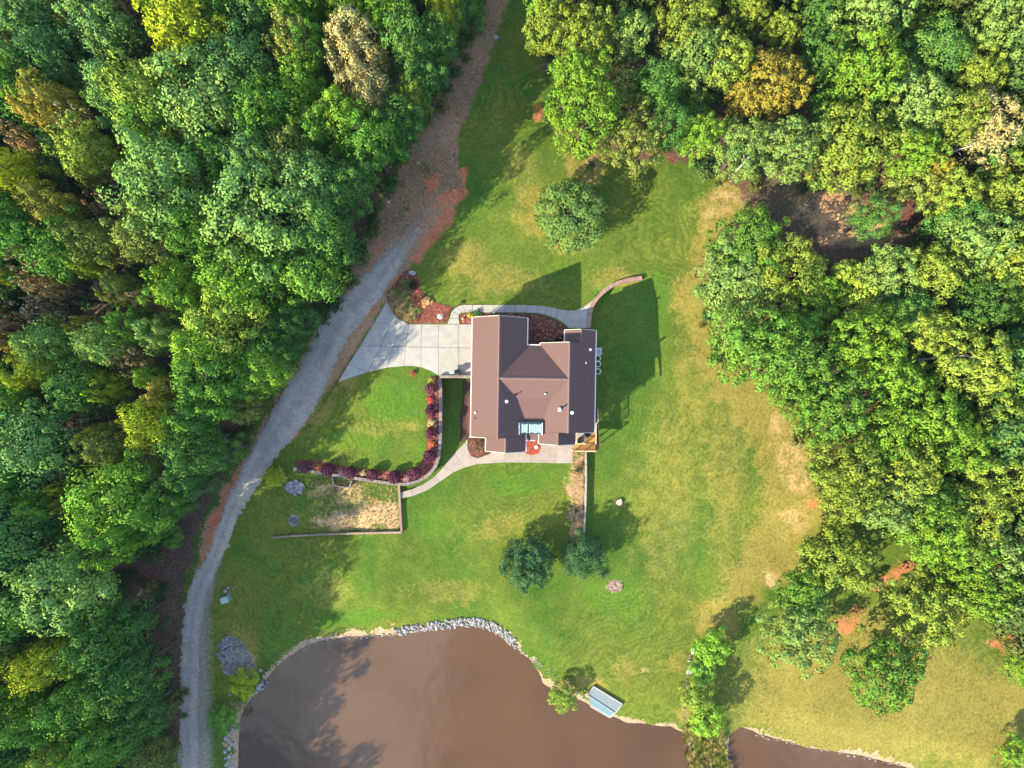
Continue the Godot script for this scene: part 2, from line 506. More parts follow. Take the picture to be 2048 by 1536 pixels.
			if soil[m]:
				k = clampf(soil[m] / 255.0 * 1.15 - 0.12 + (b * 0.45 + c * 0.25) * minf(soil[m] / 90.0, 1.0), 0.0, 0.92)
				r = lerpf(r, 0.42 * (1.0 + 0.25 * c + 0.2 * b), k)
				g = lerpf(g, 0.27 * (1.0 + 0.25 * c + 0.2 * b), k)
				bl = lerpf(bl, 0.145 * (1.0 + 0.25 * c), k)
			if mud[m]:
				k = smoothstep(0.3, 0.8, mud[m] / 255.0 + b * 0.25 + c * 0.1)
				r = lerpf(r, 0.34 * (1.0 + 0.35 * c), k)
				g = lerpf(g, 0.24 * (1.0 + 0.35 * c), k)
				bl = lerpf(bl, 0.15 * (1.0 + 0.35 * c), k)
			if (i & 1) == 0 and (j & 1) == 0:
				lawn_free[(j / 2) * wh + i / 2] = 255 if litter[m] + dirt[m] + clay[m] + mud[m] + pale[m] < 90 else (120 if litter[m] > 150 else 0)
			var o := at * 3
			out[o] = srgb[clampi(int(r * 4096.0), 0, 4096)]
			out[o + 1] = srgb[clampi(int(g * 4096.0), 0, 4096)]
			out[o + 2] = srgb[clampi(int(bl * 4096.0), 0, 4096)]
	return ImageTexture.create_from_image(Image.create_from_data(TEX_W, TEX_H, false, Image.FORMAT_RGB8, out))

func build_ground() -> void:
	var tex := ground_texture()
	var xs := PackedFloat32Array([-900, -400, -200, -120, -90])
	var zs := PackedFloat32Array([-900, -400, -200, -120, -75])
	for i in 501: xs.append(i * 0.3 - AREA_X)
	for j in 388: zs.append(j * 0.3 - AREA_Z)
	xs.append_array(PackedFloat32Array([90, 120, 200, 400, 900]))
	zs.append_array(PackedFloat32Array([75, 120, 200, 400, 900]))
	var nx := xs.size()
	var nz := zs.size()
	var v := PackedVector3Array()
	var uv := PackedVector2Array()
	var nrm := PackedVector3Array()
	v.resize(nx * nz)
	uv.resize(nx * nz)
	nrm.resize(nx * nz)
	var rough := FastNoiseLite.new()
	rough.seed = 5
	rough.frequency = 0.35
	for j in nz:
		for i in nx:
			var x := xs[i]
			var z := zs[j]
			var y := height_at(x, z) + rough.get_noise_2d(x, z) * 0.03
			v[j * nx + i] = Vector3(x, y, z)
			uv[j * nx + i] = Vector2((x + AREA_X) / (2.0 * AREA_X), (z + AREA_Z) / (2.0 * AREA_Z))
	for j in nz:
		for i in nx:
			var l := v[j * nx + maxi(i - 1, 0)]
			var r := v[j * nx + mini(i + 1, nx - 1)]
			var t := v[maxi(j - 1, 0) * nx + i]
			var b := v[mini(j + 1, nz - 1) * nx + i]
			nrm[j * nx + i] = (b - t).cross(r - l).normalized()
	var idx := PackedInt32Array()
	for j in nz - 1:
		for i in nx - 1:
			var a := j * nx + i
			idx.append_array(PackedInt32Array([a, a + 1, a + nx, a + 1, a + nx + 1, a + nx]))
	var arr := []
	arr.resize(Mesh.ARRAY_MAX)
	arr[Mesh.ARRAY_VERTEX] = v
	arr[Mesh.ARRAY_NORMAL] = nrm
	arr[Mesh.ARRAY_TEX_UV] = uv
	arr[Mesh.ARRAY_INDEX] = idx
	var mesh := ArrayMesh.new()
	mesh.add_surface_from_arrays(Mesh.PRIMITIVE_TRIANGLES, arr)
	var m := StandardMaterial3D.new()
	m.albedo_texture = tex
	m.albedo_color = lin(0.85, 0.85, 0.85)
	m.texture_repeat = false
	m.roughness = 0.95
	m.metallic_specular = 0.15
	structure("ground", mesh, m)

func build_water() -> void:
	var grown: PackedVector2Array = Geometry2D.offset_polygon(zone_pond, 0.7)[0]
	var st := SurfaceTool.new()
	st.begin(Mesh.PRIMITIVE_TRIANGLES)
	var t := Geometry2D.triangulate_polygon(grown)
	for k in t.size():
		st.set_normal(Vector3.UP)
		st.add_vertex(Vector3(grown[t[k]].x, WATER, grown[t[k]].y))
	var m := plain(0.104, 0.058, 0.031, 0.06, mottle(512, 0.004, 0.012, 0.86, 1.0, 61), 60.0)
	m.metallic_specular = 0.34
	var n := FastNoiseLite.new()
	n.seed = 9
	n.frequency = 0.03
	n.fractal_octaves = 3
	var im := n.get_seamless_image(512, 512)
	im.bump_map_to_normal_map(1.2)
	m.normal_enabled = true
	m.normal_scale = 0.12
	m.normal_texture = ImageTexture.create_from_image(im)
	var o := structure("pond", st.commit(), m)
	o.set_meta("label", "muddy brown pond with cloud reflections at the bottom of the photo")

func build_road() -> void:
	var c := []
	for row in ["846 420 3", "815 470 9", "790 515 18", "756 560 26", "719 600 33", "676 650 35", "651 700 30", "627 750 33", "598 800 38", "568 850 36", "538 890 28", "514 930 25", "490 975 23", "466 1015 19", "443 1080 17", "421 1130 17", "396 1180 21", "384 1250 20", "379 1350 20", "377 1450 20", "377 1540 21", "378 1640 21", "378 1760 21"]:
		var f: PackedStringArray = row.split(" ")
		c.append(Vector3(float(f[0]), float(f[1]), float(f[2])))
	var curve := Curve3D.new()
	for i in c.size():
		var t: Vector3 = (c[mini(i + 1, c.size() - 1)] - c[maxi(i - 1, 0)]) / 6.0
		curve.add_point(c[i], -t, t)
	var n := FastNoiseLite.new()
	n.seed = 15
	n.frequency = 0.09
	var n2 := FastNoiseLite.new()
	n2.seed = 19
	n2.frequency = 0.4
	n2.fractal_octaves = 3
	var st := SurfaceTool.new()
	st.begin(Mesh.PRIMITIVE_TRIANGLES)
	var length := curve.get_baked_length()
	var rows := int(length / 3.0)
	var across := 12
	var prev: Array[Vector3] = []
	var pc := PackedColorArray()
	for i in rows + 1:
		var p := curve.sample_baked(length * i / rows)
		var q := curve.sample_baked(minf(length * i / rows + 1.0, length))
		var back := curve.sample_baked(maxf(length * i / rows - 1.0, 0.0))
		var dir := Vector2(q.x - back.x, q.y - back.y).normalized()
		var side := Vector2(-dir.y, dir.x)
		var line: Array[Vector3] = []
		var lc := PackedColorArray()
		for k in across + 1:
			var f := k / float(across) * 2.0 - 1.0
			var w := p.z * f
			if k == 0 or k == across: w += n.get_noise_2d(i * 3.0, f * 50.0) * 12.0 + n2.get_noise_2d(i * 3.0, f * 90.0) * 5.0
			var g := drop(p.x + side.x * w, p.y + side.y * w)
			g.y += 0.035 - 0.025 * absf(f) - (0.03 if k == 0 or k == across else 0.0)
			line.append(g)
			var rut := exp(-pow((absf(f) - 0.45) / 0.2, 2.0))
			var tone := 0.82 + 0.14 * rut + 0.16 * n2.get_noise_2d(g.x * 2.0, g.z * 2.0) + 0.12 * n.get_noise_2d(g.x * 3.0, g.z * 3.0)
			var warm := clampf(0.3 + n.get_noise_2d(g.x * 5.0 + 40.0, g.z * 5.0) * 0.8 + absf(f) * 0.25, 0.0, 1.0)
			var early := smoothstep(0.10, 0.0, i / float(rows))
			tone *= 1.0 - 0.35 * early
			lc.append(Color(0.52 * tone, lerpf(lerpf(0.495, 0.455, warm), 0.34, early) * tone, lerpf(lerpf(0.435, 0.345, warm), 0.24, early) * tone))
		if i > 0:
			for k in across:
				for z in [[prev[k], pc[k]], [line[k], lc[k]], [prev[k + 1], pc[k + 1]], [prev[k + 1], pc[k + 1]], [line[k], lc[k]], [line[k + 1], lc[k + 1]]]:
					st.set_color(z[1])
					st.add_vertex(z[0])
		prev = line
		pc = lc
	st.generate_normals()
	var m := plain(1, 1, 1, 0.95, mottle(512, 0.02, 0.25, 0.72, 1.0, 44), 5.0)
	m.vertex_color_use_as_albedo = true
	structure("road", st.commit(), m)

# ------------------------------------------------------------------ paving, beds and walls
func slab(parent: Node3D, called: String, a: Array, top: float, mats: Array, gap := 0.018) -> void:
	for p in Geometry2D.offset_polygon(marks(a, top), -gap):
		if p.size() > 2 and not Geometry2D.triangulate_polygon(p).is_empty():
			part(called, solid(p, top, top - 0.14), mats[rng.randi() % mats.size()], parent)

func setting(called: String) -> Node3D:
	var o := Node3D.new()
	o.name = numbered(called)
	add_child(o, true)
	o.set_meta("kind", "structure")
	return o

func build_paving() -> void:
	var mt := mottle(512, 0.012, 0.18, 0.80, 1.0, 71)
	var pale := []
	var pink := []
	for k in 4:
		var t := 0.94 + 0.04 * k
		pale.append(plain(0.40 * t, 0.385 * t, 0.35 * t, 0.85, mt, 7.0 + k))
		pink.append(plain(0.38 * t, 0.325 * t, 0.285 * t, 0.85, mt, 7.0 + k))
	var d := setting("driveway")
	for p in [
		[774, 602, 785, 622, 788, 629.5, 781, 646, 748, 646], [748, 646, 781, 646, 762, 692, 720, 692],
		[788, 629.5, 797, 637, 804, 641, 787, 693, 762, 692.2, 781, 646], [804, 641, 812, 645, 818, 648.5, 811, 693.5, 787, 693],
		[818, 648.5, 843, 648.5, 842, 694, 811, 693.5], [843, 648.5, 877, 648.5, 876.5, 695, 842, 694], [877, 648.5, 917.5, 648.5, 917.5, 695.5, 876.5, 695], [917.5, 648.5, 954, 648.5, 954, 696, 917.5, 695.5],
		[720, 692, 762, 692.3, 735, 744.5, 697, 728.5], [697, 728.5, 735, 744.5, 676, 764], [762, 692.3, 787, 693, 775, 735, 735, 744.5], [787, 693, 811, 693.7, 808.5, 732.3, 775, 735],
		[811, 693.7, 842, 694.3, 841.5, 734.5, 825, 732, 808.5, 732.3], [842, 694.3, 876.5, 695, 877, 751, 862, 742, 841.5, 734.5], [876.5, 695, 917.5, 695.5, 917.5, 751, 877, 751], [917.5, 695.5, 954, 696, 954, 751, 917.5, 751]]:
		slab(d, "slab", p, 0.06, pale)
	var w := setting("front_walk")
	var st := [894, 648, 920, 648, 899, 637, 917, 637, 903, 622, 918, 629, 913, 613, 923, 625.5, 924, 610, 930, 624.8, 945, 609.5, 945, 624.8, 966, 609.5, 966, 625, 988, 609.5, 988, 625, 1010, 609.5, 1010, 625,
		1031, 609.7, 1031, 625, 1053, 610, 1053, 625.3, 1075, 610.8, 1074, 626.4, 1096, 613, 1091, 629.5, 1117, 618, 1111, 636.5, 1137, 621, 1126, 645]
	for i in range(0, st.size() - 4, 4):
		slab(w, "slab", [st[i], st[i + 1], st[i + 4], st[i + 5], st[i + 6], st[i + 7], st[i + 2], st[i + 3]], 0.07, pale, 0.022)
	slab(w, "slab", [1137, 621, 1150, 620.5, 1165, 615.5, 1180, 622, 1176, 656, 1138, 656, 1126, 645], 0.07, pale, 0.022)
	slab(w, "slab", [1165, 615.5, 1178, 606, 1188, 598, 1181, 622], 0.07, pale, 0.022)
	var s := setting("patio")
	var q := [797, 986, 799, 998, 822, 979, 826, 992, 846, 969, 856, 980, 868, 954, 882, 962, 888, 933, 906, 945, 908, 907, 930, 935, 930, 884, 955, 928]
	for i in range(0, q.size() - 4, 4):
		slab(s, "slab", [q[i], q[i + 1], q[i + 4], q[i + 5], q[i + 6], q[i + 7], q[i + 2], q[i + 3]], -2.38, pink, 0.012)
	for p in [[930, 884, 945, 862, 1010, 862, 1010, 925, 955, 928], [1010, 862, 1060, 862, 1060, 925.5, 1010, 925], [1060, 862, 1112, 862, 1112, 926.5, 1060, 925.5], [1112, 862, 1172, 862, 1172, 890, 1147, 890, 1146, 926.5, 1112, 926.5]]:
		slab(s, "slab", p, -2.38, pink, 0.012)

func bed(called: String, a: Array, h: float, mat: Material, lift: float) -> void:
	var o := structure(called, drape(marks(a, h), lift, 0.5), mat)
	o.set_meta("kind", "structure")

func build_beds() -> void:
	var mt := mottle(512, 0.03, 0.3, 0.45, 1.0, 87)
	M.mulch_red = plain(0.30, 0.095, 0.065, 0.95, mt, 3.0)
	M.mulch_brown = plain(0.19, 0.085, 0.06, 0.95, mt, 3.0)
	M.mulch_bright = plain(0.70, 0.12, 0.06, 0.95, mt, 3.0)
	M.mulch_dark = plain(0.12, 0.075, 0.065, 0.95, mt, 3.0)
	bed("mulch_bed", [776, 603, 772, 585, 790, 568, 806, 545, 815, 540, 834, 545, 838, 560, 842, 578, 850, 592, 872, 604, 890, 611, 905, 613, 901, 622, 897, 636, 893, 647.5, 830, 647.5, 812, 643, 797, 635, 785, 621], 0.0, M.mulch_red, 0.05)
	bed("mulch_bed", [919, 637, 920, 630, 926, 626.5, 948, 626, 948, 648, 926, 648, 921, 645], 0.0, M.mulch_red, 0.05)
	bed("mulch_bed", [948, 626.5, 1050, 626.8, 1073, 628, 1089, 631, 1108, 638, 1123, 647, 1134, 657, 1134, 690, 948, 690], 0.0, M.mulch_brown, 0.04)
	bed("mulch_bed", [862, 752, 878, 755, 879, 780, 879, 840, 878, 890, 875, 914, 868, 933, 855, 948, 837, 959, 812, 966, 790, 965.5, 760, 961.5, 720, 955.5, 690, 950.5, 650, 945.5, 613, 938.5, 582, 930, 590, 921, 612, 922, 650, 926, 690, 934, 720, 939, 760, 942, 800, 944, 826, 938, 842, 925, 850, 908, 853, 890, 854, 840, 855, 780], -0.5, M.mulch_red, 0.06)
	bed("mulch_bed", [944, 780, 936, 795, 933, 815, 932, 840, 934, 862, 938, 874, 945, 876], -2.3, M.mulch_red, 0.05)
	bed("mulch_bed", [935, 876, 975, 876, 975, 900, 983, 902, 980, 908, 968, 912, 955, 917, 942, 912, 935, 898], -2.38, M.mulch_brown, 0.07)
	bed("mulch_bed", [1048, 880, 1081, 880, 1082, 897, 1077, 907, 1064, 910.5, 1052, 907.5, 1047, 901], -2.38, M.mulch_bright, 0.07)
	bed("gravel_path", [926, 756, 944, 756, 944, 800, 936, 815, 934, 850, 938, 880, 930, 884, 918, 897, 920, 870, 919, 830, 925, 800], -2.3, M.mulch_dark, 0.03)
	# shredded bark on the beds, a loose layer nobody could count
	var chip := BoxMesh.new()
	chip.size = Vector3(0.22, 0.05, 0.07)
	var where: Array[Transform3D] = []
	var tints := PackedColorArray()
	for b in [[776, 545, 905, 646, 700], [922, 628, 945, 646, 90], [950, 628, 1130, 680, 500], [585, 922, 850, 962, 500], [857, 756, 878, 930, 300], [1050, 882, 1080, 908, 90], [936, 880, 974, 912, 90]]:
		for i in b[4]:
			var p := drop(rng.randf_range(b[0], b[2]), rng.randf_range(b[1], b[3]))
			if lawn_free.size() and not over_bed(p): continue
			where.append(Transform3D(Basis.from_euler(Vector3(rng.randf_range(-0.3, 0.3), rng.randf() * TAU, rng.randf_range(-0.3, 0.3))).scaled(Vector3.ONE * rng.randf_range(0.6, 1.5)), p + Vector3(0, 0.08, 0)))
			var t := rng.randf_range(0.5, 1.3)
			tints.append(Color(0.34 * t, 0.13 * t, 0.085 * t))
	var cm := plain(1, 1, 1, 0.95)
	cm.vertex_color_use_as_albedo = true
	scatter("bark_mulch", chip, cm, where, tints, "shredded red bark loosely covering the planting beds")

var bed_polys := []
func over_bed(p: Vector3) -> bool:
	if bed_polys.is_empty():
		bed_polys = [marks([778, 603, 775, 585, 792, 568, 808, 547, 832, 547, 836, 560, 840, 578, 848, 594, 870, 606, 900, 614, 895, 634, 890, 645, 830, 645, 797, 632], 0.0), marks([921, 637, 928, 628, 946, 628, 946, 646, 927, 646], 0.0), marks([950, 628, 1050, 628, 1089, 633, 1120, 648, 1130, 680, 950, 680], 0.0),
			marks([860, 756, 876, 758, 876, 890, 866, 930, 836, 957, 800, 963, 690, 948, 590, 928, 612, 924, 690, 936, 800, 946, 828, 939, 852, 905, 857, 780], -0.5), marks([1050, 882, 1079, 882, 1079, 897, 1064, 908, 1050, 902], -2.38), marks([938, 879, 972, 879, 972, 904, 955, 914, 938, 900], -2.38)]
	for b in bed_polys:
		if Geometry2D.is_point_in_polygon(Vector2(p.x, p.z), b): return true
	return false

func wall_line(a: Array, tops: Array) -> PackedVector3Array:
	var out := PackedVector3Array()
	var n := a.size() / 2
	for i in n:
		var f := i / float(n - 1) * (tops.size() - 1)
		var k := mini(int(f), tops.size() - 2)
		out.append(site(a[i * 2], a[i * 2 + 1], lerpf(tops[k], tops[k + 1], f - k)))
	return out

func retaining_wall(called: String, label: String, category: String, a: Array, tops: Array, bottom: float, thick: float, piece: String, step: float, face: Material, caps: Array) -> void:
	var line := wall_line(a, tops)
	var curve := Curve3D.new()
	for p in line: curve.add_point(p)
	curve.bake_interval = 0.1
	var o := thing(called, label, category, Vector3(line[0].x, bottom, line[0].z))
	var st := SurfaceTool.new()
	st.begin(Mesh.PRIMITIVE_TRIANGLES)
	var length := curve.get_baked_length()
	var n := int(length / 0.4) + 1
	var ring := []
	for i in n + 1:
		var at := length * i / n
		var p := curve.sample_baked(at)
		var t := curve.sample_baked(minf(at + 0.2, length)) - curve.sample_baked(maxf(at - 0.2, 0.0))
		var s := Vector3(-t.z, 0, t.x).normalized() * (thick * 0.42)
		var low := Vector3(0, p.y - bottom, 0)
		p -= o.position
		ring.append([p + s - Vector3(0, 0.06, 0), p - s - Vector3(0, 0.06, 0), p - s * 1.15 - low, p + s * 1.15 - low])
	for i in n:
		for k in 4:
			var b: int = (k + 1) % 4
			for q in [ring[i][k], ring[i + 1][k], ring[i][b], ring[i][b], ring[i + 1][k], ring[i + 1][b]]: st.add_vertex(q)
	for r in [ring[0], ring[n]]:
		for q in [r[0], r[1], r[2], r[0], r[2], r[3]]: st.add_vertex(q)
	part("wall_face", st.commit(), face, o)
	var count := maxi(int(length / step), 1)
	for i in count:
		var p := curve.sample_baked(length * i / count + 0.015) - o.position
		var q := curve.sample_baked(length * (i + 1) / count - 0.015) - o.position
		var lift := Vector3(0, rng.randf_range(-0.012, 0.012), 0)
		beam(piece, o, p + lift, q + lift, thick * rng.randf_range(0.95, 1.05), 0.12, caps[rng.randi() % caps.size()])

func build_walls() -> void:
	var mt := mottle(256, 0.03, 0.3, 0.6, 1.0, 91)
	var buff := [plain(0.42, 0.33, 0.27, 0.9, mt, 1.5), plain(0.37, 0.29, 0.24, 0.9, mt, 1.5), plain(0.46, 0.36, 0.29, 0.9, mt, 1.5)]
	var grey := [plain(0.30, 0.25, 0.23, 0.9, mt, 1.5), plain(0.26, 0.22, 0.205, 0.9, mt, 1.5), plain(0.33, 0.28, 0.26, 0.9, mt, 1.5)]
	var pink := [plain(0.46, 0.28, 0.22, 0.9, mt, 1.5), plain(0.42, 0.25, 0.20, 0.9, mt, 1.5), plain(0.50, 0.32, 0.26, 0.9, mt, 1.5)]
	var wood := [plain(0.42, 0.30, 0.22, 0.9, mt, 1.2), plain(0.36, 0.26, 0.20, 0.9, mt, 1.2), plain(0.46, 0.34, 0.26, 0.9, mt, 1.2)]
	retaining_wall("retaining_wall", "pale straight wall along the south edge of the concrete driveway", "wall", [879, 753.5, 944, 753.5], [0.5, 0.5], -2.7, 0.34, "coping_stone", 0.6, buff[1], buff)
	retaining_wall("retaining_wall", "long curved grey wall holding up the purple shrub bed and raised lawn", "wall", [879, 756, 881, 780, 881, 840, 880, 890, 877, 915, 870, 935, 857, 950, 838, 962, 812, 968.5, 790, 968, 760, 964, 720, 958, 690, 953, 650, 948, 613, 941], [0.1, -0.25, -0.6, -0.85, -1.0, -1.1, -1.2, -1.35], -3.4, 0.4, "coping_stone", 0.62, grey[1], grey)
	retaining_wall("retaining_wall", "curved pinkish block wall sweeping from the front walk into the east lawn", "wall", [1177, 656, 1180, 626, 1186, 607, 1195, 595, 1207, 583, 1222, 572, 1240, 564, 1260, 559, 1284, 556], [0.12, 0.2, 0.25, 0.2, 0.1, -0.05], -2.6, 0.5, "coping_stone", 0.5, pink[1], pink)
	retaining_wall("timber_wall", "short tan timber edging on the east side of the bare garden patch", "wall", [797.5, 970, 799, 1000, 803, 1064], [-2.1, -2.3, -2.45], -3.6, 0.3, "timber", 2.2, wood[1], wood)
	retaining_wall("timber_wall", "long weathered timber edging along the south side of the bare garden patch", "wall", [803, 1065, 740, 1066, 690, 1067.5, 640, 1069, 600, 1071, 543, 1075], [-2.4, -2.45, -2.5, -2.5], -3.8, 0.26, "timber", 2.4, wood[1], wood)
	retaining_wall("planter_edging", "small three-sided pale stone planter edging below the purple shrub row", "edging", [665, 955, 667, 970, 683, 974, 699, 975, 703, 961], [-1.75, -1.85, -1.85, -1.75], -2.7, 0.16, "edging_stone", 0.4, buff[1], buff)
	retaining_wall("retaining_wall", "narrow whitish wall along the east side of the straw-covered planting strip", "wall", [1171.5, 904, 1172, 960, 1170, 1030, 1167, 1088], [-1.85, -2.0, -2.3, -2.6], -4.0, 0.26, "coping_stone", 0.8, buff[2], [plain(0.52, 0.45, 0.4, 0.9, mt, 1.5), plain(0.46, 0.39, 0.34, 0.9, mt, 1.5)])

# ------------------------------------------------------------------ house
func facet(called: String, parent: Node3D, pts: Array, thick: float, mat: Material) -> MeshInstance3D:
	var st := SurfaceTool.new()
	st.begin(Mesh.PRIMITIVE_TRIANGLES)
	var n := pts.size()
	var down := Vector3(0, -thick, 0)
	for i in range(1, n - 1):
		for p in [pts[0], pts[i], pts[i + 1]]: st.add_vertex(p)
		for p in [pts[0] + down, pts[i + 1] + down, pts[i] + down]: st.add_vertex(p)
	for i in n:
		var a: Vector3 = pts[i]
		var b: Vector3 = pts[(i + 1) % n]
		for p in [a, a + down, b, b, a + down, b + down]: st.add_vertex(p)
	return part(called, st.commit(), mat, parent)

# walls under a gable roof that runs along z
func gable_walls(called: String, parent: Node3D, x0: float, x1: float, z0: float, z1: float, y0: float, eave: float, pitch: float, mat: Material) -> MeshInstance3D:
	var st := SurfaceTool.new()
	st.begin(Mesh.PRIMITIVE_TRIANGLES)
	var xm := (x0 + x1) * 0.5
	var top := eave + (x1 - x0) * 0.5 * pitch
	var prof := [Vector2(x0, y0), Vector2(x1, y0), Vector2(x1, eave), Vector2(xm, top), Vector2(x0, eave)]
	for z in [z0, z1]:
		for i in [1, 2, 3]:
			for k in [0, i, i + 1]: st.add_vertex(Vector3(prof[k].x, prof[k].y, z))
	for i in 5:
		var a: Vector2 = prof[i]
		var b: Vector2 = prof[(i + 1) % 5]
		for q in [Vector3(a.x, a.y, z0), Vector3(a.x, a.y, z1), Vector3(b.x, b.y, z0), Vector3(b.x, b.y, z0), Vector3(a.x, a.y, z1), Vector3(b.x, b.y, z1)]: st.add_vertex(q)
	return part(called, st.commit(), mat, parent)

func gable_roof(parent: Node3D, x0: float, x1: float, z0: float, z1: float, eave: float, pitch: float, mat: Material, cap: Material, white: Material, ends := "ns") -> void:
	var xm := (x0 + x1) * 0.5
	var top := eave + (x1 - x0) * 0.5 * pitch
	facet("roof_slope", parent, [Vector3(x0, eave, z0), Vector3(xm, top, z0), Vector3(xm, top, z1), Vector3(x0, eave, z1)], 0.14, mat)
	facet("roof_slope", parent, [Vector3(xm, top, z0), Vector3(x1, eave, z0), Vector3(x1, eave, z1), Vector3(xm, top, z1)], 0.14, mat)
	for s in [-1, 1]:
		var x: float = x0 - 0.06 if s < 0 else x1 + 0.06
		box("gutter", parent, Vector3(x, eave - 0.05, (z0 + z1) * 0.5), Vector3(0.13, 0.12, z1 - z0 + 0.04), white)
	for z in [z0 - 0.03, z1 + 0.03]:
		if (z < z0 and not "n" in ends) or (z > z1 and not "s" in ends): continue
		beam("rake_board", parent, Vector3(x0, eave - 0.1, z), Vector3(xm, top - 0.1, z), 0.06, 0.2, white)
		beam("rake_board", parent, Vector3(xm, top - 0.1, z), Vector3(x1, eave - 0.1, z), 0.06, 0.2, white)
	for s in [-1, 1]:
		facet("ridge_cap", parent, [Vector3(xm, top + 0.035, z0 - 0.02), Vector3(xm + s * 0.17, top + 0.035 - 0.17 * pitch, z0 - 0.02), Vector3(xm + s * 0.17, top + 0.035 - 0.17 * pitch, z1 + 0.02), Vector3(xm, top + 0.035, z1 + 0.02)], 0.03, cap)

func window_on(parent: Node3D, at: Vector3, w: float, h: float, turn: float) -> void:
	var f := box("window", parent, at, Vector3(w + 0.2, h + 0.2, 0.1), M.white_paint, turn)
	var p := part("pane", unit_box, M.glass_dark, f)
	p.transform = Transform3D(Basis.from_scale(Vector3(w / (w + 0.2), h / (h + 0.2), 1.3)), Vector3.ZERO)

func build_house() -> void:
	var mt := mottle(512, 0.05, 0.42, 0.62, 1.0, 101)
	var roof := plain(0.200, 0.122, 0.112, 0.85, mt, 4.0)
	roof.metallic_specular = 0.2
	var cap := plain(0.24, 0.155, 0.142, 0.85, mt, 4.0)
	M.white_paint = plain(0.72, 0.70, 0.68, 0.5)
	var trim := plain(0.55, 0.50, 0.48, 0.6)
	M.glass_dark = plain(0.03, 0.045, 0.06, 0.05)
	M.glass_dark.metallic_specular = 0.8
	var brick := plain(0.34, 0.24, 0.18, 0.9, mottle(256, 0.1, 0.4, 0.6, 1.0, 103), 2.0)
	var siding := plain(0.48, 0.42, 0.35, 0.8, mt, 4.0)
	var o := thing("house", "brown-roofed house with two long gables, cross ridge and white gutters amid the lawn", "house", Vector3(0, -2.6, 0))
	var E := 4.75
	# everything below is placed from the garage slab level, 2.6 m above the walk-out floor
	o.position = Vector3.ZERO
	o.rotation_degrees.y = -0.9
	gable_walls("wall", o, -4.6, 1.4, -7.75, 6.15, -3.0, E - 0.35, 0.8, brick)
	gable_walls("wall", o, 3.85, 9.85, -4.7, 5.4, -3.2, E - 0.35, 0.8, siding)
	gable_walls("wall", o, 6.8, 9.84, -6.4, -4.4, -3.2, E - 0.35, 0.8, siding)
	gable_walls("wall", o, 3.8, 7.52, 5.2, 6.9, -3.1, E - 0.35, 0.8, siding)
	gable_walls("wall", o, -2.75, 1.38, 6.0, 7.95, -3.1, E - 0.35, 0.8, brick)
	box("wall", o, Vector3(2.6, 0.6, 0.9), Vector3(3.4, 7.4, 10.6), siding)
	gable_roof(o, -4.98, 1.78, -8.14, 6.55, E, 0.8, roof, cap, trim, "n")
	gable_roof(o, 3.43, 10.23, -5.1, 5.78, E, 0.8, roof, cap, trim, "")
	beam("rake_board", o, Vector3(3.43, E - 0.1, -5.13), Vector3(6.83, E + 2.62, -5.13), 0.06, 0.2, trim)
	beam("rake_board", o, Vector3(-4.98, E - 0.1, 6.59), Vector3(-3.12, E + 1.39, 6.59), 0.06, 0.2, trim)
	beam("rake_board", o, Vector3(10.23, E - 0.1, 5.82), Vector3(7.92, E + 1.75, 5.82), 0.06, 0.2, trim)
	gable_roof(o, 6.43, 10.23, -6.75, -5.13, E, 0.8, roof, cap, trim, "n")
	gable_roof(o, 3.43, 7.9, 5.80, 7.3, E, 0.8, roof, cap, trim, "s")
	gable_roof(o, -3.1, 1.78, 6.57, 8.3, E, 0.8, roof, cap, trim, "s")
	var R := E + 3.39 * 0.8 - 0.01
	facet("roof_slope", o, [Vector3(-1.6, R, -0.69), Vector3(1.3, E + 0.01, -4.81), Vector3(3.9, E + 0.01, -4.81), Vector3(6.83, R, -0.69)], 0.1, roof)
	facet("roof_slope", o, [Vector3(-1.6, R, -0.69), Vector3(6.83, R, -0.69), Vector3(5.2, R - 1.6, 1.7), Vector3(0.1, R - 1.6, 1.7)], 0.1, roof)
	facet("roof_slope", o, [Vector3(0.1, R - 1.6, 1.7), Vector3(5.2, R - 1.6, 1.7), Vector3(3.9, R - 3.06, 6.9), Vector3(0.9, R - 3.06, 6.9)], 0.1, roof)
	for s in [-1, 1]:
		facet("ridge_cap", o, [Vector3(-1.6, R + 0.04, -0.69), Vector3(6.83, R + 0.04, -0.69), Vector3(6.83, R - 0.07, -0.69 + s * 0.17), Vector3(-1.6, R - 0.07, -0.69 + s * 0.17)], 0.03, cap)
	box("gutter", o, Vector3(2.6, E - 0.04, -4.87), Vector3(1.5, 0.12, 0.12), trim)
	box("gutter", o, Vector3(2.28, R - 3.1, 6.95), Vector3(1.4, 0.12, 0.12), trim)
	# glazed sunroom roof set between the two gables
	var glass := plain(0.22, 0.38, 0.42, 0.12)
	glass.metallic_specular = 0.7
	var frame := plain(0.02, 0.055, 0.07, 0.4)
	var sk := box("skylight_frame", o, Vector3(2.36, 5.28, 5.38), Vector3(2.75, 0.42, 1.35), frame)
	var k := 0
	for x in [1.62, 2.52, 3.30]:
		box("skylight_pane", o, Vector3(x, 5.51, 5.4), Vector3(0.52, 0.05, 0.98), glass)
		for s in [-1, 1]:
			box("skylight_bar", o, Vector3(x + s * 0.30, 5.52, 5.4), Vector3(0.06, 0.09, 1.12), M.white_paint)
		k += 1
	for x in [0.95, 3.78]:
		box("skylight_side", o, Vector3(x, 5.3, 5.45), Vector3(0.1, 0.5, 1.5), M.white_paint)
	box("skylight_head", o, Vector3(2.36, 5.46, 4.66), Vector3(2.75, 0.2, 0.1), frame)
	# vents and stacks: x, z, radius, height, white?
	var dark := plain(0.03, 0.03, 0.03, 0.6)
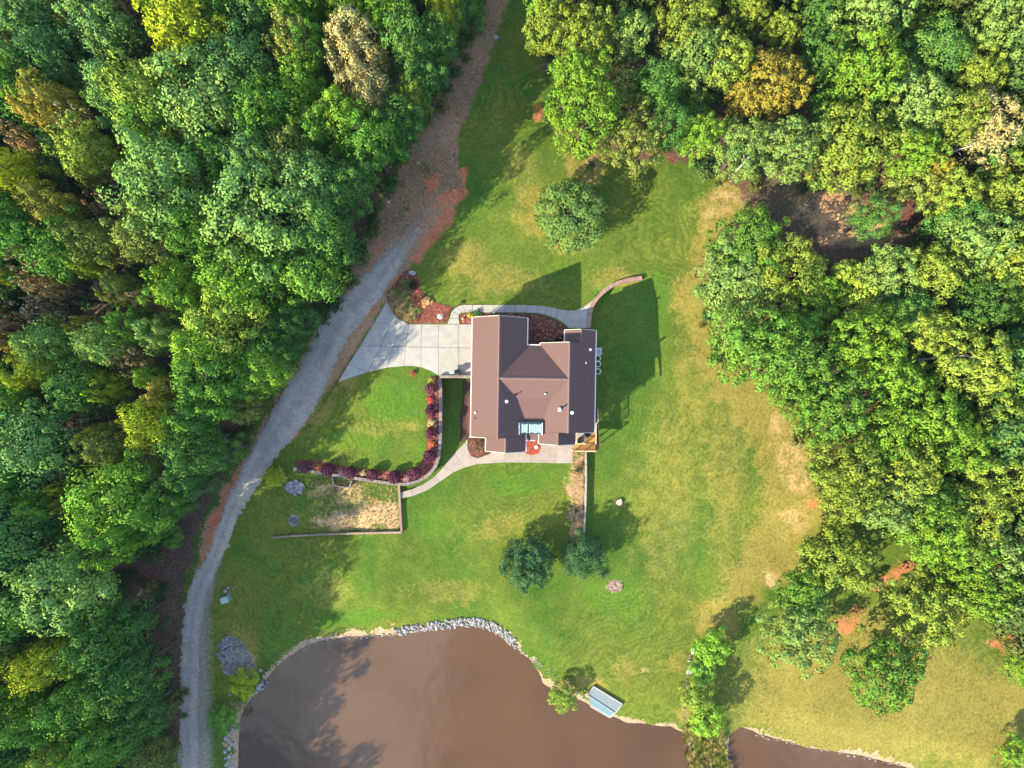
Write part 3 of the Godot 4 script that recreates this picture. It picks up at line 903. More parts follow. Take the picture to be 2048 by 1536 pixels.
	for v in ["-.60 2.10 .16 .5 w", "7.24 3.30 .17 .55 w", "4.02 1.14 .09 .45 w", "-4.43 3.56 .12 .3 w", "-4.5 4.3 .07 .3 d", "9.5 -4.35 .13 .5 w", "8.95 -2.7 .07 .4 w", ".9 1.05 .07 .35 d"]:
		var f: PackedStringArray = v.split(" ")
		var x := float(f[0])
		var y := E + 0.8 * (3.38 - absf(x + 1.6)) if x < 1.8 else E + 0.8 * (3.4 - absf(x - 6.83))
		if f[0] == "4.02": y = R - 1.25
		if f[0] == ".9": y = R - 1.15
		tube("vent_pipe", o, Vector3(x, y - 0.15, float(f[1])), float(f[2]), float(f[2]), float(f[3]) + 0.1, M.white_paint if f[4] == "w" else dark)
		if float(f[2]) > 0.1: tube("vent_cap", o, Vector3(x, y + float(f[3]) - 0.06, float(f[1])), float(f[2]) * 1.25, float(f[2]) * 0.5, 0.1, M.white_paint if f[4] == "w" else dark)
	box("roof_vent", o, Vector3(5.78, E + 0.8 * 2.35 + 0.2, 2.98), Vector3(0.36, 0.5, 0.42), M.white_paint)
	beam("flue", o, Vector3(5.78, E + 2.1, 2.98), Vector3(5.78, E + 3.3, 2.98), 0.12, 0.12, M.white_paint)
	# openings, seen from the sides
	for z in [-4.6, -1.1]:
		var g := box("garage_door", o, Vector3(-4.64, 1.15, z), Vector3(0.1, 2.25, 2.7), M.white_paint)
		for r in 4:
			var q := part("panel", unit_box, siding, g)
			q.transform = Transform3D(Basis.from_scale(Vector3(1.2, 0.2, 0.94)), Vector3(-0.1, -0.375 + r * 0.25, 0))
	for z in [2.0, 4.6]: window_on(o, Vector3(-4.62, 2.2, z), 1.0, 1.4, PI / 2)
	for z in [-3.0, -0.2, 2.6]: window_on(o, Vector3(9.88, 1.6, z), 1.1, 1.5, PI / 2)
	for x in [-3.2, -0.2]: window_on(o, Vector3(x, 2.3, -7.78), 1.1, 1.4, 0.0)
	window_on(o, Vector3(8.3, 1.7, -6.43), 1.2, 1.4, 0.0)
	window_on(o, Vector3(-0.8, 1.9, 7.98), 1.8, 1.5, 0.0)
	window_on(o, Vector3(5.4, 1.9, 6.93), 1.8, 1.5, 0.0)
	var door := box("door", o, Vector3(2.6, 1.1, -4.44), Vector3(1.0, 2.1, 0.1), plain(0.16, 0.05, 0.04, 0.5))
	var kn := part("handle", unit_box, trim, door)
	kn.transform = Transform3D(Basis.from_scale(Vector3(0.08, 0.04, 1.8)), Vector3(0.36, 0.0, -0.4))
	for p in [[-4.9, 6.6, -2.6], [-5.0, -8.05, 0.0], [10.2, 5.8, -2.7], [1.75, -8.05, 0.0]]:
		beam("downspout", o, Vector3(p[0] * 0.96, p[2], p[1] * 0.97), Vector3(p[0] * 0.96, E - 0.2, p[1] * 0.97), 0.09, 0.09, M.white_paint)

func build_deck() -> void:
	var mt := mottle(256, 0.04, 0.3, 0.75, 1.0, 111)
	var fresh := plain(0.52, 0.27, 0.075, 0.7, mt, 1.5)
	var pale := plain(0.66, 0.47, 0.25, 0.7, mt, 1.5)
	var old := plain(0.13, 0.06, 0.04, 0.85, mt, 1.5)
	var o := thing("deck", "orange cedar deck with railings and a side stair at the house's southeast corner", "deck", site(1170, 886, -2.6))
	var base := o.position
	var X := func(u: float) -> float: return (u - 1024.0) * UNIT - base.x
	var Z := func(v: float) -> float: return (v - 768.0) * UNIT - base.z
	var top := 0.0 - base.y
	# boards with gaps, laid along x (south arm and porch) and along z (east arm)
	for spec in [[1147, 886, 1191, 902, "x", fresh], [1170.5, 863, 1186.5, 886, "x", fresh], [1184, 845, 1191.5, 886, "z", fresh], [1184, 816, 1195, 845, "z", old]]:
		var st := SurfaceTool.new()
		st.begin(Mesh.PRIMITIVE_TRIANGLES)
		var x0: float = X.call(spec[0])
		var x1: float = X.call(spec[2])
		var z0: float = Z.call(spec[1])
		var z1: float = Z.call(spec[3])
		var span := z1 - z0 if spec[4] == "x" else x1 - x0
		var n := maxi(int(span / 0.15), 1)
		for i in n:
			var a := span * i / n + 0.006
			var b := span * (i + 1) / n - 0.006
			var size := Vector3(x1 - x0, 0.04, b - a) if spec[4] == "x" else Vector3(b - a, 0.04, z1 - z0)
			var c := Vector3((x0 + x1) / 2, top + rng.randf_range(-0.004, 0.004), z0 + (a + b) / 2) if spec[4] == "x" else Vector3(x0 + (a + b) / 2, top + rng.randf_range(-0.004, 0.004), (z0 + z1) / 2)
			st.append_from(unit_box, 0, Transform3D(Basis.from_scale(size), c))
		var d := part("deck_boards", st.commit(), spec[5], o)
		d.set_meta("kind", "stuff")
	# landing and stair down the east side
	box("landing", o, Vector3((X.call(1189.5) + X.call(1198.5)) / 2, top - 0.16, (Z.call(888) + Z.call(900)) / 2), Vector3(0.6, 0.06, 0.78), old)
	for i in 11:
		box("step", o, Vector3(X.call(1195), top - 0.3 - i * 0.22, Z.call(886.5 - i * 3.6)), Vector3(0.52, 0.05, 0.27), old)
	for s in [1191.3, 1198.8]:
		beam("stringer", o, Vector3(X.call(s), top - 0.35, Z.call(888)), Vector3(X.call(s), top - 2.65, Z.call(849)), 0.05, 0.26, old)
	# posts under and over, rails
	var posts := []
	for p in [[1148, 901.3], [1169, 901.3], [1190.2, 901.3], [1190.2, 886.5], [1190.2, 866], [1190.2, 846], [1170.5, 886.5], [1152, 886.5], [1152, 864], [1194.2, 843], [1194.2, 817]]:
		var a := Vector3(X.call(p[0]), -0.2, Z.call(p[1]))
		var b := Vector3(a.x, top + 1.0, a.z)
		beam("post", o, a, b, 0.11, 0.11, fresh)
		posts.append(b)
	for r in [[0, 1], [1, 2], [3, 4], [4, 5], [6, 7], [7, 8], [9, 10], [5, 9]]:
		var a: Vector3 = posts[r[0]]
		var b: Vector3 = posts[r[1]]
		beam("top_rail", o, a, b, 0.15, 0.05, pale)
		beam("bottom_rail", o, a - Vector3(0, 0.85, 0), b - Vector3(0, 0.85, 0), 0.05, 0.08, fresh)
		var st := SurfaceTool.new()
		st.begin(Mesh.PRIMITIVE_TRIANGLES)
		var n := int((b - a).length() / 0.14)
		for i in range(1, n):
			st.append_from(unit_box, 0, Transform3D(Basis.from_scale(Vector3(0.035, 0.82, 0.035)), a.lerp(b, i / float(n)) - Vector3(0, 0.43, 0)))
		var bal := part("baluster", st.commit(), fresh, o)
		bal.set_meta("kind", "stuff")
	for s in [1191.3, 1198.8]:
		beam("stair_rail", o, Vector3(X.call(s), top + 0.8, Z.call(888)), Vector3(X.call(s), top - 1.7, Z.call(849)), 0.08, 0.06, pale if s > 1195 else old)
		beam("post", o, Vector3(X.call(s), -0.2, Z.call(849)), Vector3(X.call(s), top - 1.6, Z.call(849)), 0.1, 0.1, old)
	beam("beam", o, Vector3(X.call(1170.2), top + 0.02, Z.call(863)), Vector3(X.call(1170.2), top + 0.02, Z.call(887)), 0.14, 0.14, pale)
	# seats: one below in the opening, two on the boards
	var black := plain(0.02, 0.018, 0.018, 0.6)
	outdoor_chair("dark outdoor chair down on the patio, inside the deck opening", site(1158, 882, -2.38), 0.7, black)
	outdoor_chair("black outdoor chair on the orange deck boards by the house wall", site(1173.5, 868, 0.03), 2.4, black)

func outdoor_chair(label: String, at: Vector3, turn: float, mat: Material) -> void:
	var o := thing("outdoor_chair", label, "chair", at, turn)
	box("seat", o, Vector3(0, 0.42, 0), Vector3(0.62, 0.1, 0.6), mat)
	box("backrest", o, Vector3(0, 0.75, -0.28), Vector3(0.62, 0.6, 0.08), mat)
	for s in [-1, 1]:
		box("armrest", o, Vector3(s * 0.33, 0.62, 0.0), Vector3(0.08, 0.05, 0.6), mat)
		for z in [-0.26, 0.26]: box("leg", o, Vector3(s * 0.28, 0.2, z), Vector3(0.06, 0.42, 0.06), mat)

# ------------------------------------------------------------------ plants
func fan_leaf(v: PackedVector3Array, nn: PackedVector3Array, cc: PackedColorArray, at: Vector3, n: Vector3, along: Vector3, l: float, w: float, shade: Vector3, col: Color) -> void:
	var s := n.cross(along).normalized() * w
	var a := along * l
	v.append_array(PackedVector3Array([at - a, at + s, at + a, at - a, at + a, at - s]))
	for i in 6:
		nn.append(shade)
		cc.append(col)

func arrays_mesh(v: PackedVector3Array, nn: PackedVector3Array, cc: PackedColorArray) -> ArrayMesh:
	var arr := []
	arr.resize(Mesh.ARRAY_MAX)
	arr[Mesh.ARRAY_VERTEX] = v
	arr[Mesh.ARRAY_NORMAL] = nn
	arr[Mesh.ARRAY_COLOR] = cc
	var m := ArrayMesh.new()
	m.add_surface_from_arrays(Mesh.PRIMITIVE_TRIANGLES, arr, [], {}, Mesh.ARRAY_FLAG_USE_DYNAMIC_UPDATE)
	return m

func rand_dir() -> Vector3:
	while true:
		var d := Vector3(rng.randf_range(-1, 1), rng.randf_range(-1, 1), rng.randf_range(-1, 1))
		var l := d.length()
		if l > 0.05 and l < 1.0: return d / l
	return Vector3.UP

# a crown of radius 1: sprays of leaves held on lobes that are spread over an uneven dome
func crown(lobes: int, lobe_lo: float, lobe_hi: float, leaves: int, leaf: float, slim: float, low: float, uneven: float) -> ArrayMesh:
	var v := PackedVector3Array()
	var nn := PackedVector3Array()
	var cc := PackedColorArray()
	var warp := FastNoiseLite.new()
	warp.seed = rng.randi() % 10000
	warp.frequency = 0.9
	for i in lobes:
		var y := lerpf(0.98, low, (i + rng.randf() * 0.8) / lobes)
		var ang := i * 2.39996 + rng.randf_range(-0.35, 0.35)
		var rr := sqrt(maxf(1.0 - y * y, 0.0))
		var dir := Vector3(cos(ang) * rr, y, sin(ang) * rr)
		var out := 1.0 + uneven * 1.6 * warp.get_noise_3dv(dir * 1.3)
		var lr := rng.randf_range(lobe_lo, lobe_hi)
		var c := dir * (out - lr * 0.7) * (rng.randf_range(0.45, 0.8) if rng.randf() < 0.2 else rng.randf_range(0.86, 1.02))
		var tone := rng.randf_range(0.72, 1.28)
		var hue := rng.randf_range(-0.2, 0.24)
		for k in leaves:
			var d := (rand_dir() + dir * 0.55 + Vector3(0, 0.35, 0)).normalized()
			var at := c + d * lr * rng.randf_range(0.6, 1.08)
			var n := (d + rand_dir() * 0.55).normalized()
			var al := n.cross(rand_dir()).normalized()
			var t := tone * rng.randf_range(0.55, 1.5)
			var y2 := hue + rng.randf_range(-0.1, 0.1)
			fan_leaf(v, nn, cc, at, n, al, leaf * rng.randf_range(0.7, 1.3), leaf * slim * rng.randf_range(0.7, 1.2), (d * 0.55 + n * 0.6).normalized(), Color(t * (1.0 + y2), t, t * (1.0 - y2)))
	for i in 9:
		var c := rand_dir() * 0.42
		for k in leaves:
			var d := rand_dir()
			var n := (d + rand_dir() * 0.5).normalized()
			var t := rng.randf_range(0.7, 1.15)
			fan_leaf(v, nn, cc, c * 0.8 + d * rng.randf_range(0.12, 0.30), n, n.cross(rand_dir()).normalized(), leaf * 1.5, leaf * slim * 1.5, (d * 0.55 + n * 0.6).normalized(), Color(t, t, t))
	return arrays_mesh(v, nn, cc)

# stiff blades that fan out from one root: ornamental grass, yucca, young pine
func tussock(blades: int, len_lo: float, len_hi: float, width: float, spread: float, droop: float) -> ArrayMesh:
	var v := PackedVector3Array()
	var nn := PackedVector3Array()
	var cc := PackedColorArray()
	for i in blades:
		var a := rng.randf() * TAU
		var tilt := pow(rng.randf(), 0.7) * spread
		var dir := Vector3(cos(a) * sin(tilt), cos(tilt), sin(a) * sin(tilt))
		var side := Vector3(-sin(a), 0, cos(a)) * width
		var l := rng.randf_range(len_lo, len_hi)
		var t := rng.randf_range(0.65, 1.35)
		var col := Color(t * rng.randf_range(0.9, 1.15), t, t * rng.randf_range(0.8, 1.1))
		var p := Vector3.ZERO
		var steps := 3
		for k in steps:
			var f := (k + 1.0) / steps
			var q := dir * l * f - Vector3(0, droop * l * f * f, 0)
			var w0 := side * (1.0 - k / float(steps))
			var w1 := side * (1.0 - f)
			v.append_array(PackedVector3Array([p - w0, q - w1, p + w0, p + w0, q - w1, q + w1]))
			var n := (q - p).cross(side).normalized()
			if n.y < 0: n = -n
			for z in 6:
				nn.append((n + Vector3(0, 0.4, 0) + dir * 0.3).normalized())
				cc.append(col)
			p = q
	return arrays_mesh(v, nn, cc)

func limb(st: SurfaceTool, a: Vector3, b: Vector3, r0: float, r1: float, sides: int) -> void:
	var f := (b - a).normalized()
	var s := f.cross(Vector3(0.3, 0.1, 0.9)).normalized()
	var t := f.cross(s)
	for i in sides:
		var a0 := TAU * i / sides
		var a1 := TAU * (i + 1) / sides
		var d0 := s * cos(a0) + t * sin(a0)
		var d1 := s * cos(a1) + t * sin(a1)
		for q in [a + d0 * r0, b + d0 * r1, a + d1 * r0, a + d1 * r0, b + d0 * r1, b + d1 * r1]: st.add_vertex(q)

# trunk and limbs of a tree one unit high whose crown spans 0.3 to 1
func trunk(limbs: int, reach: float) -> ArrayMesh:
	var st := SurfaceTool.new()
	st.begin(Mesh.PRIMITIVE_TRIANGLES)
	var p := Vector3(0, -0.03, 0)
	var r := 0.017
	for i in 5:
		var q := Vector3(rng.randf_range(-0.012, 0.012) * i, (i + 1) * 0.185, rng.randf_range(-0.012, 0.012) * i)
		limb(st, p, q, r, r * 0.72, 7)
		if i >= 1:
			for k in limbs:
				var a := rng.randf() * TAU
				var e := q + Vector3(cos(a) * reach, rng.randf_range(0.05, 0.16), sin(a) * reach) * (1.0 - i * 0.14)
				var m := q.lerp(e, 0.5) + Vector3(0, 0.02, 0)
				limb(st, q, m, r * 0.45, r * 0.3, 5)
				limb(st, m, e, r * 0.3, r * 0.1, 4)
		p = q
		r *= 0.72
	st.generate_normals()
	return st.commit()

var crowns := {}
var trunks := []
var bark: StandardMaterial3D
const TONES := {"teal": Vector3(0.092, 0.185, 0.048), "green": Vector3(0.085, 0.185, 0.024), "dark": Vector3(0.056, 0.128, 0.024), "bright": Vector3(0.115, 0.225, 0.022), "lime": Vector3(0.200, 0.250, 0.016),
	"olive": Vector3(0.130, 0.165, 0.034), "gold": Vector3(0.205, 0.190, 0.030), "tan": Vector3(0.250, 0.180, 0.080), "rust": Vector3(0.190, 0.110, 0.060), "grey": Vector3(0.160, 0.130, 0.095), "pale": Vector3(0.132, 0.225, 0.050), "yellow": Vector3(0.155, 0.225, 0.030), "deep": Vector3(0.030, 0.072, 0.026), "cream": Vector3(0.240, 0.225, 0.085)}
const TONE_WORDS := {"teal": "blue-green", "green": "mid-green", "dark": "dark green", "bright": "bright green", "lime": "lime-yellow", "olive": "olive", "gold": "golden", "tan": "tan", "rust": "rust-brown", "grey": "grey-brown", "pale": "pale green", "yellow": "yellow-green", "deep": "deep green", "cream": "cream-tipped"}

func build_tree_kinds() -> void:
	rng.seed = 2024
	crowns = {"broad": [], "pine": [], "small": [], "sparse": []}
	for i in 6: crowns.broad.append(crown(64, 0.16, 0.35, 100, 0.035, 0.62, -0.5, 0.45))
	for i in 6: crowns.pine.append(crown(112, 0.12, 0.23, 48, 0.045, 0.52, -0.4, 0.36))
	for i in 3: crowns.small.append(crown(32, 0.22, 0.38, 84, 0.055, 0.6, -0.4, 0.3))
	for i in 3: crowns.sparse.append(crown(34, 0.14, 0.26, 30, 0.055, 0.5, -0.5, 0.4))
	for i in 4: trunks.append(trunk(3, 0.16))
	bark = plain(0.16, 0.125, 0.10, 0.95, mottle(128, 0.08, 0.3, 0.5, 1.0, 121), 1.2)
	for t in TONES:
		var arr := []
		for k in 3:
			var c: Vector3 = TONES[t]
			var f := 1.12 + 0.14 * k
			arr.append(leafy(c.x * f * (1.0 + 0.06 * (k - 1)), c.y * f, c.z * f))
		M["leaf_" + t] = arr
		# pine needles are a warmer, lighter green than the oak and maple leaves
		var needles := []
		for k in 3:
			var c: Vector3 = TONES[t]
			var f := 0.94 + 0.1 * k
			needles.append(leafy(c.x * f * 1.08, c.y * f, c.z * f))
		M["sunny_" + t] = needles

func words(u: float, v: float, side: String) -> String:
	var bands := [110, "top edge", 230, "upper track level", 330, "above round tree", 450, "round tree level", 560, "below round tree", 650, "front walk level", 740, "driveway level", 850, "raised lawn level", 960, "purple shrub level",
		1070, "garden patch level", 1180, "lone conifer level", 1290, "north bank level", 1400, "rock pile level", 9999, "bottom edge"]
	var band := ""
	for i in range(0, bands.size(), 2):
		if v < bands[i]:
			band = bands[i + 1]
			break
	var f := 0.0
	var across := []
	if side == "west":
		f = u / clampf(lerpf(980.0, 320.0, clampf(v / 1050.0, 0.0, 1.0)), 300.0, 980.0)
		across = ["by left edge", "left of middle", "right of middle", "by the track"]
	else:
		var e := 1070.0 + clampf(v / 1100.0, 0.0, 1.0) * 560.0
		f = (u - e) / (2048.0 - e)
		across = ["by the lawn", "left of middle", "right of middle", "by right edge"]
	return "%s woods %s, %s" % [side, across[clampi(int(f * 4.0), 0, 3)], band]

func plant_tree(called: String, u: float, v: float, r: float, h: float, style: String, tone: String, label: String, group: String, full := false) -> Node3D:
	# (u, v, r): middle and radius of the crown as seen; the foot follows from the crown's height
	var g := -1.0
	var foot := Vector3.ZERO
	for i in 4:
		foot = site(u, v, g + h * 0.62)
		g = height_at(foot.x, foot.z)
	foot.y = g
	var o := thing(called, label, "tree", foot, rng.randf() * TAU, group)
	var rm := r * UNIT * (HIGH - g - h * 0.62) / HIGH
	var list: Array = crowns[style]
	var c := part("crown", list[rng.randi() % list.size()], M[("sunny_" if style == "pine" else "leaf_") + tone][rng.randi() % 3], o)
	c.position = Vector3(0, h * (0.56 if full else 0.64), 0)
	c.scale = Vector3(rm * rng.randf_range(0.92, 1.1), h * (0.46 if full else 0.38), rm * rng.randf_range(0.92, 1.1))
	var t := part("trunk", trunks[rng.randi() % trunks.size()], bark, o)
	t.scale = Vector3(maxf(h, rm * 2.4), h * 0.95, maxf(h, rm * 2.4))
	return o

func track_edge(v: float) -> float:
	var e := [-100, 1000, 0, 970, 200, 866, 350, 790, 500, 718, 650, 628, 800, 546, 930, 478, 1080, 412, 1250, 352, 1536, 342, 2000, 342]
	for i in range(0, e.size() - 2, 2):
		if v < e[i + 2]: return lerpf(e[i + 1], e[i + 3], clampf((v - e[i]) / (e[i + 2] - e[i]), 0.0, 1.0))
	return 342.0

func build_woods() -> void:
	var rows := []
	# u v r tone style, one string for a run of neighbouring trees
	for s in ["380 75 84 lime broad", "112 216 46 gold broad", "82 166 13 rust sparse", "157 35 30 olive broad", "78 50 55 teal broad", "212 62 56 teal broad", "258 25 24 tan sparse", "300 200 74 yellow broad", "425 215 88 pale broad", "490 140 62 teal broad", "596 100 48 olive broad",
		"592 26 46 bright broad", "640 110 40 green broad", "615 190 52 bright broad", "714 112 56 cream broad", "738 192 44 cream broad", "706 34 42 bright broad", "776 30 46 bright broad", "890 32 30 lime broad", "820 95 54 dark broad", "878 90 44 dark broad", "848 155 46 dark broad",
		"800 245 50 dark broad", "935 20 38 dark broad", "828 195 36 yellow broad", "690 245 48 bright broad", "745 290 58 green broad", "640 270 50 green broad", "585 318 62 olive broad", "345 375 96 pale broad", "442 335 48 green broad", "535 450 108 pale broad", "640 380 66 teal broad",
		"700 380 54 dark broad", "660 470 66 dark broad", "620 545 66 green broad", "235 420 30 rust sparse", "126 422 42 gold broad", "38 350 42 lime broad", "53 285 30 tan sparse", "196 366 22 gold sparse", "170 256 32 cream sparse", "190 312 50 yellow broad", "18 110 52 olive broad",
		"34 180 60 green broad", "132 505 64 green broad", "82 522 26 rust sparse", "90 562 32 tan sparse", "120 588 22 tan sparse", "190 533 26 lime small", "15 562 20 gold small", "45 556 18 lime small", "100 622 28 grey sparse", "258 582 32 olive broad", "308 602 24 tan sparse",
		"365 585 50 bright broad", "490 570 80 bright broad", "470 645 72 yellow broad", "420 700 60 bright broad", "440 765 70 green broad", "532 735 56 bright broad", "590 640 46 dark broad", "560 690 50 dark broad", "285 660 36 green broad", "286 716 34 tan sparse", "336 672 36 pale broad",
		"188 655 22 gold small", "115 690 50 pale broad", "225 692 40 pale broad", "32 660 34 rust sparse", "18 682 22 gold small", "95 738 44 lime broad", "230 775 32 lime small", "315 755 22 bright small", "345 786 32 gold small", "188 845 30 rust sparse", "214 862 16 lime small",
		"325 845 58 lime broad", "85 890 88 teal broad", "230 895 42 olive broad", "255 990 86 bright broad", "390 880 60 dark broad", "432 905 42 dark broad", "385 955 46 dark broad", "330 1010 46 green broad", "158 970 16 lime small", "165 1002 18 gold small", "108 1002 32 bright broad",
		"150 1160 96 pale broad", "240 1060 62 bright broad", "120 1310 58 lime broad", "230 1265 74 dark broad", "262 1350 58 dark broad", "190 1385 60 green broad", "285 1430 54 dark broad", "40 1225 60 green broad", "18 1310 42 bright broad", "60 1400 60 bright broad", "112 1425 46 green broad",
		"140 1492 50 yellow broad", "40 1482 62 dark broad", "302 1510 58 olive broad", "215 1485 56 green broad", "40 1060 70 teal broad", "30 960 50 green broad", "180 780 60 dark broad", "400 470 60 green broad", "300 480 60 olive broad", "30 450 50 green broad", "205 490 50 olive broad",
		"30 780 50 green broad", "510 20 50 teal broad", "540 240 60 green broad", "330 290 56 green broad", "520 330 56 teal broad", "400 820 50 green broad", "250 200 50 teal broad", "460 20 46 dark broad", "330 -20 50 green broad", "15 20 50 olive broad", "100 120 50 teal broad"]:
		rows.append(["west", s])
	for s in ["1106 58 56 yellow pine", "1168 82 62 yellow pine", "1160 160 60 bright pine", "1168 238 76 bright pine", "1266 282 58 olive pine", "1256 72 46 pale pine", "1370 40 64 yellow pine", "1388 122 64 pale pine", "1448 132 58 yellow pine", "1540 176 62 gold pine", "1480 206 30 gold pine",
		"1490 26 46 yellow pine", "1558 64 40 yellow pine", "1730 36 70 pale pine", "1725 142 78 bright pine", "1818 206 68 pale pine", "1690 290 84 yellow pine", "1945 156 52 yellow pine", "1900 246 56 yellow pine", "1968 262 60 cream pine", "1856 344 30 gold pine", "1822 312 48 bright pine",
		"1890 386 48 yellow pine", "2004 390 62 yellow pine", "1990 56 70 pale pine", "2040 130 40 yellow pine", "1480 302 60 pale pine", "1574 300 64 pale pine", "1398 276 46 bright pine", "1496 484 76 green pine", "1560 556 78 yellow pine", "1470 562 78 pale pine",
		"1632 592 56 bright pine", "1770 546 50 pale pine", "1860 546 56 yellow pine", "1715 676 64 bright pine", "1846 660 54 yellow pine", "1500 690 84 green pine", "1572 724 70 green pine", "1940 488 66 pale pine", "2020 520 66 yellow pine", "1940 730 72 yellow pine", "1660 806 88 green pine",
		"1602 796 48 green pine", "1770 752 60 bright pine", "1842 832 68 bright pine", "2022 752 60 bright pine", "2004 836 56 yellow pine", "1760 872 60 bright pine", "1900 890 70 bright pine", "1690 930 72 yellow pine", "1806 940 66 yellow pine", "1980 944 72 yellow pine", "1690 985 56 yellow pine",
		"1770 1010 60 pale pine", "1852 1046 66 bright pine", "1910 1100 56 bright pine", "1992 1096 70 pale pine", "2026 1190 60 pale pine", "1936 1014 66 yellow pine", "1968 1176 60 bright pine", "1678 1120 74 yellow pine", "1610 1182 48 green pine", "1600 1262 70 pale pine", "1862 1216 74 yellow pine",
		"1768 1342 78 green pine", "2044 1326 36 bright pine", "2036 1512 42 bright pine", "1640 30 46 dark pine", "1640 120 50 dark pine", "1320 180 50 dark broad", "1330 260 46 dark broad", "1860 110 56 dark broad", "1960 600 60 dark pine", "1860 1000 40 dark broad", "1740 440 40 dark broad", "1900 440 46 dark broad", "1800 620 46 dark broad"]:
		rows.append(["east", s])
	var placed := []
	for row in rows:
		var f: PackedStringArray = row[1].split(" ")
		placed.append({"side": row[0], "u": float(f[0]), "v": float(f[1]), "r": float(f[2]), "tone": f[3], "style": f[4], "extra": false})
	# smaller trees that fill the gaps between the crowns
	var west := PackedVector2Array()
	var east := PackedVector2Array()
	var wa := [-90, -80, 985, -80, 955, 30, 915, 100, 865, 190, 800, 320, 750, 430, 700, 520, 655, 590, 610, 640, 580, 700, 520, 790, 450, 870, 410, 930, 350, 1000, 290, 1060, 285, 1200, 280, 1330, 325, 1430, 320, 1640, -90, 1640]
	var ea := [1075, -80, 1075, 60, 1090, 130, 1120, 240, 1180, 310, 1260, 310, 1320, 260, 1400, 310, 1480, 350, 1640, 350, 1860, 390, 1870, 480, 1800, 520, 1640, 480, 1560, 450, 1440, 470, 1420, 600, 1450, 720, 1560, 760, 1620, 850, 1650, 930, 1690, 1030, 1790, 1050, 1880, 1110, 1960, 1170, 2130, 1220, 2130, -80]
	for i in range(0, wa.size(), 2): west.append(Vector2(wa[i], wa[i + 1]))
	for i in range(0, ea.size(), 2): east.append(Vector2(ea[i], ea[i + 1]))
	rng.seed = 99
	var added := 0
	for k in 9000:
		if added > 95: break
		var p := Vector2(rng.randf_range(-80, 2120), rng.randf_range(-70, 1620))
		var side := "west" if p.x < 1050 else "east"
		if not Geometry2D.is_point_in_polygon(p, west if side == "west" else east): continue
		var r := rng.randf_range(26, 46)
		var ok := true
		for q in placed:
			var gap: float = 0.62 * (q.r + r)
			if absf(p.x - q.u) < gap and Vector2(p.x - q.u, p.y - q.v).length() < gap:
				ok = false
				break
		if not ok: continue
		var pick: Array = ["dark", "green", "green", "teal", "olive", "bright"] if side == "west" else ["dark", "green", "yellow", "bright", "olive"]
		placed.append({"side": side, "u": p.x, "v": p.y, "r": r, "tone": pick[rng.randi() % pick.size()], "style": "small", "extra": true})
		added += 1
	# words that single each one out
	var same := {}
	for q in placed:
		var size := "large" if q.r > 68 else ("medium" if q.r > 40 else "small")
		var lone := ""
		if q.side == "east" and q.u < 1720 and q.v > 1085: lone = "x"
		q.label = "%s %s %s, %s" % [size, TONE_WORDS[q.tone], "pine" if q.style == "pine" else ("thin tree" if q.style == "sparse" else "tree"), words(q.u, q.v, q.side)]
		if not same.has(q.label): same[q.label] = []
		same[q.label].append(q)
	for l in same:
		var list: Array = same[l]
		if list.size() > 1:
			list.sort_custom(func(a, b): return a.u < b.u)
			var nth := ["leftmost", "second from left", "third from left", "fourth from left", "fifth from left", "sixth from left"]
			for i in list.size(): list[i].label = "%s, %s" % [l, nth[mini(i, 5)] if i < list.size() - 1 or i == 0 else "rightmost"]
	rng.seed = 500
	for q in placed:
		var h: float
		if q.extra: h = rng.randf_range(6.5, 10.0)
		elif q.side == "west": h = clampf(12.5 + q.r * 0.085, 13.0, 20.0) * rng.randf_range(0.94, 1.06)
		else: h = clampf(8.5 + q.r * 0.06, 9.0, 14.0) * rng.randf_range(0.94, 1.06)
		if q.side == "east" and q.v > 1085 and (q.u < 1720 or q.v > 1190): h *= 0.72
		if q.side == "west" and q.v > 1000 and not q.extra: h *= 1.1
		if q.side == "east" and q.u < 1680 and q.u > 1430 and q.v > 440 and q.v < 620: h *= 0.6
		if q.u > 2025 and q.v > 1300: h *= 0.6
		if q.side == "west":
			# keep every foot clear of the track
			for n in 20:
				var k: float = 1.0 - (h * 0.62 - 1.5) / HIGH
				var fv: float = 768.0 + (q.v - 768.0) * k
				if 1024.0 + (q.u - 1024.0) * k < track_edge(fv) - 6.0 or h < 4.5: break
				h *= 0.93
		plant_tree("pine_tree" if q.style == "pine" else "broadleaf_tree", q.u, q.v, q.r, h, q.style, q.tone, q.label, "trees of the %s woods" % q.side, q.side == "east" and q.v > 1085)
	# the woods go on outside the photograph
	var where: Array[Transform3D] = []
	var tints := PackedColorArray()
	for k in 1900:
		var x := rng.randf_range(-115, 115)
		var z := rng.randf_range(-95, 95)
		var a := 1.0 - 9.0 / HIGH
		if absf(x) < 66.0 * a and absf(z) < 51.0 * a: continue
		if z > 30 and x > -42 and x < 80: continue
		if z < -40 and x > -6 and x < 5: continue
		if x > -48 and x < -36 and z > 30: continue
		var h := rng.randf_range(17, 21) if x < -30.0 and z > 10.0 else rng.randf_range(11, 16)
		var rr := rng.randf_range(3.0, 5.0)
		where.append(Transform3D(Basis(Vector3.UP, rng.randf() * TAU).scaled(Vector3(rr, h * 0.4, rr)), Vector3(x, height_at(x, z) + h * 0.6, z)))
		var t := rng.randf_range(0.7, 1.3)
		tints.append(Color(0.06 * t * rng.randf_range(0.7, 1.6), 0.12 * t, 0.03 * t))
	scatter("outer_woodland", crowns.small[0], leafy(1, 1, 1), where, tints, "woodland that continues outside the photograph")
	# low growth on the woodland floor
	where = []
	tints = PackedColorArray()
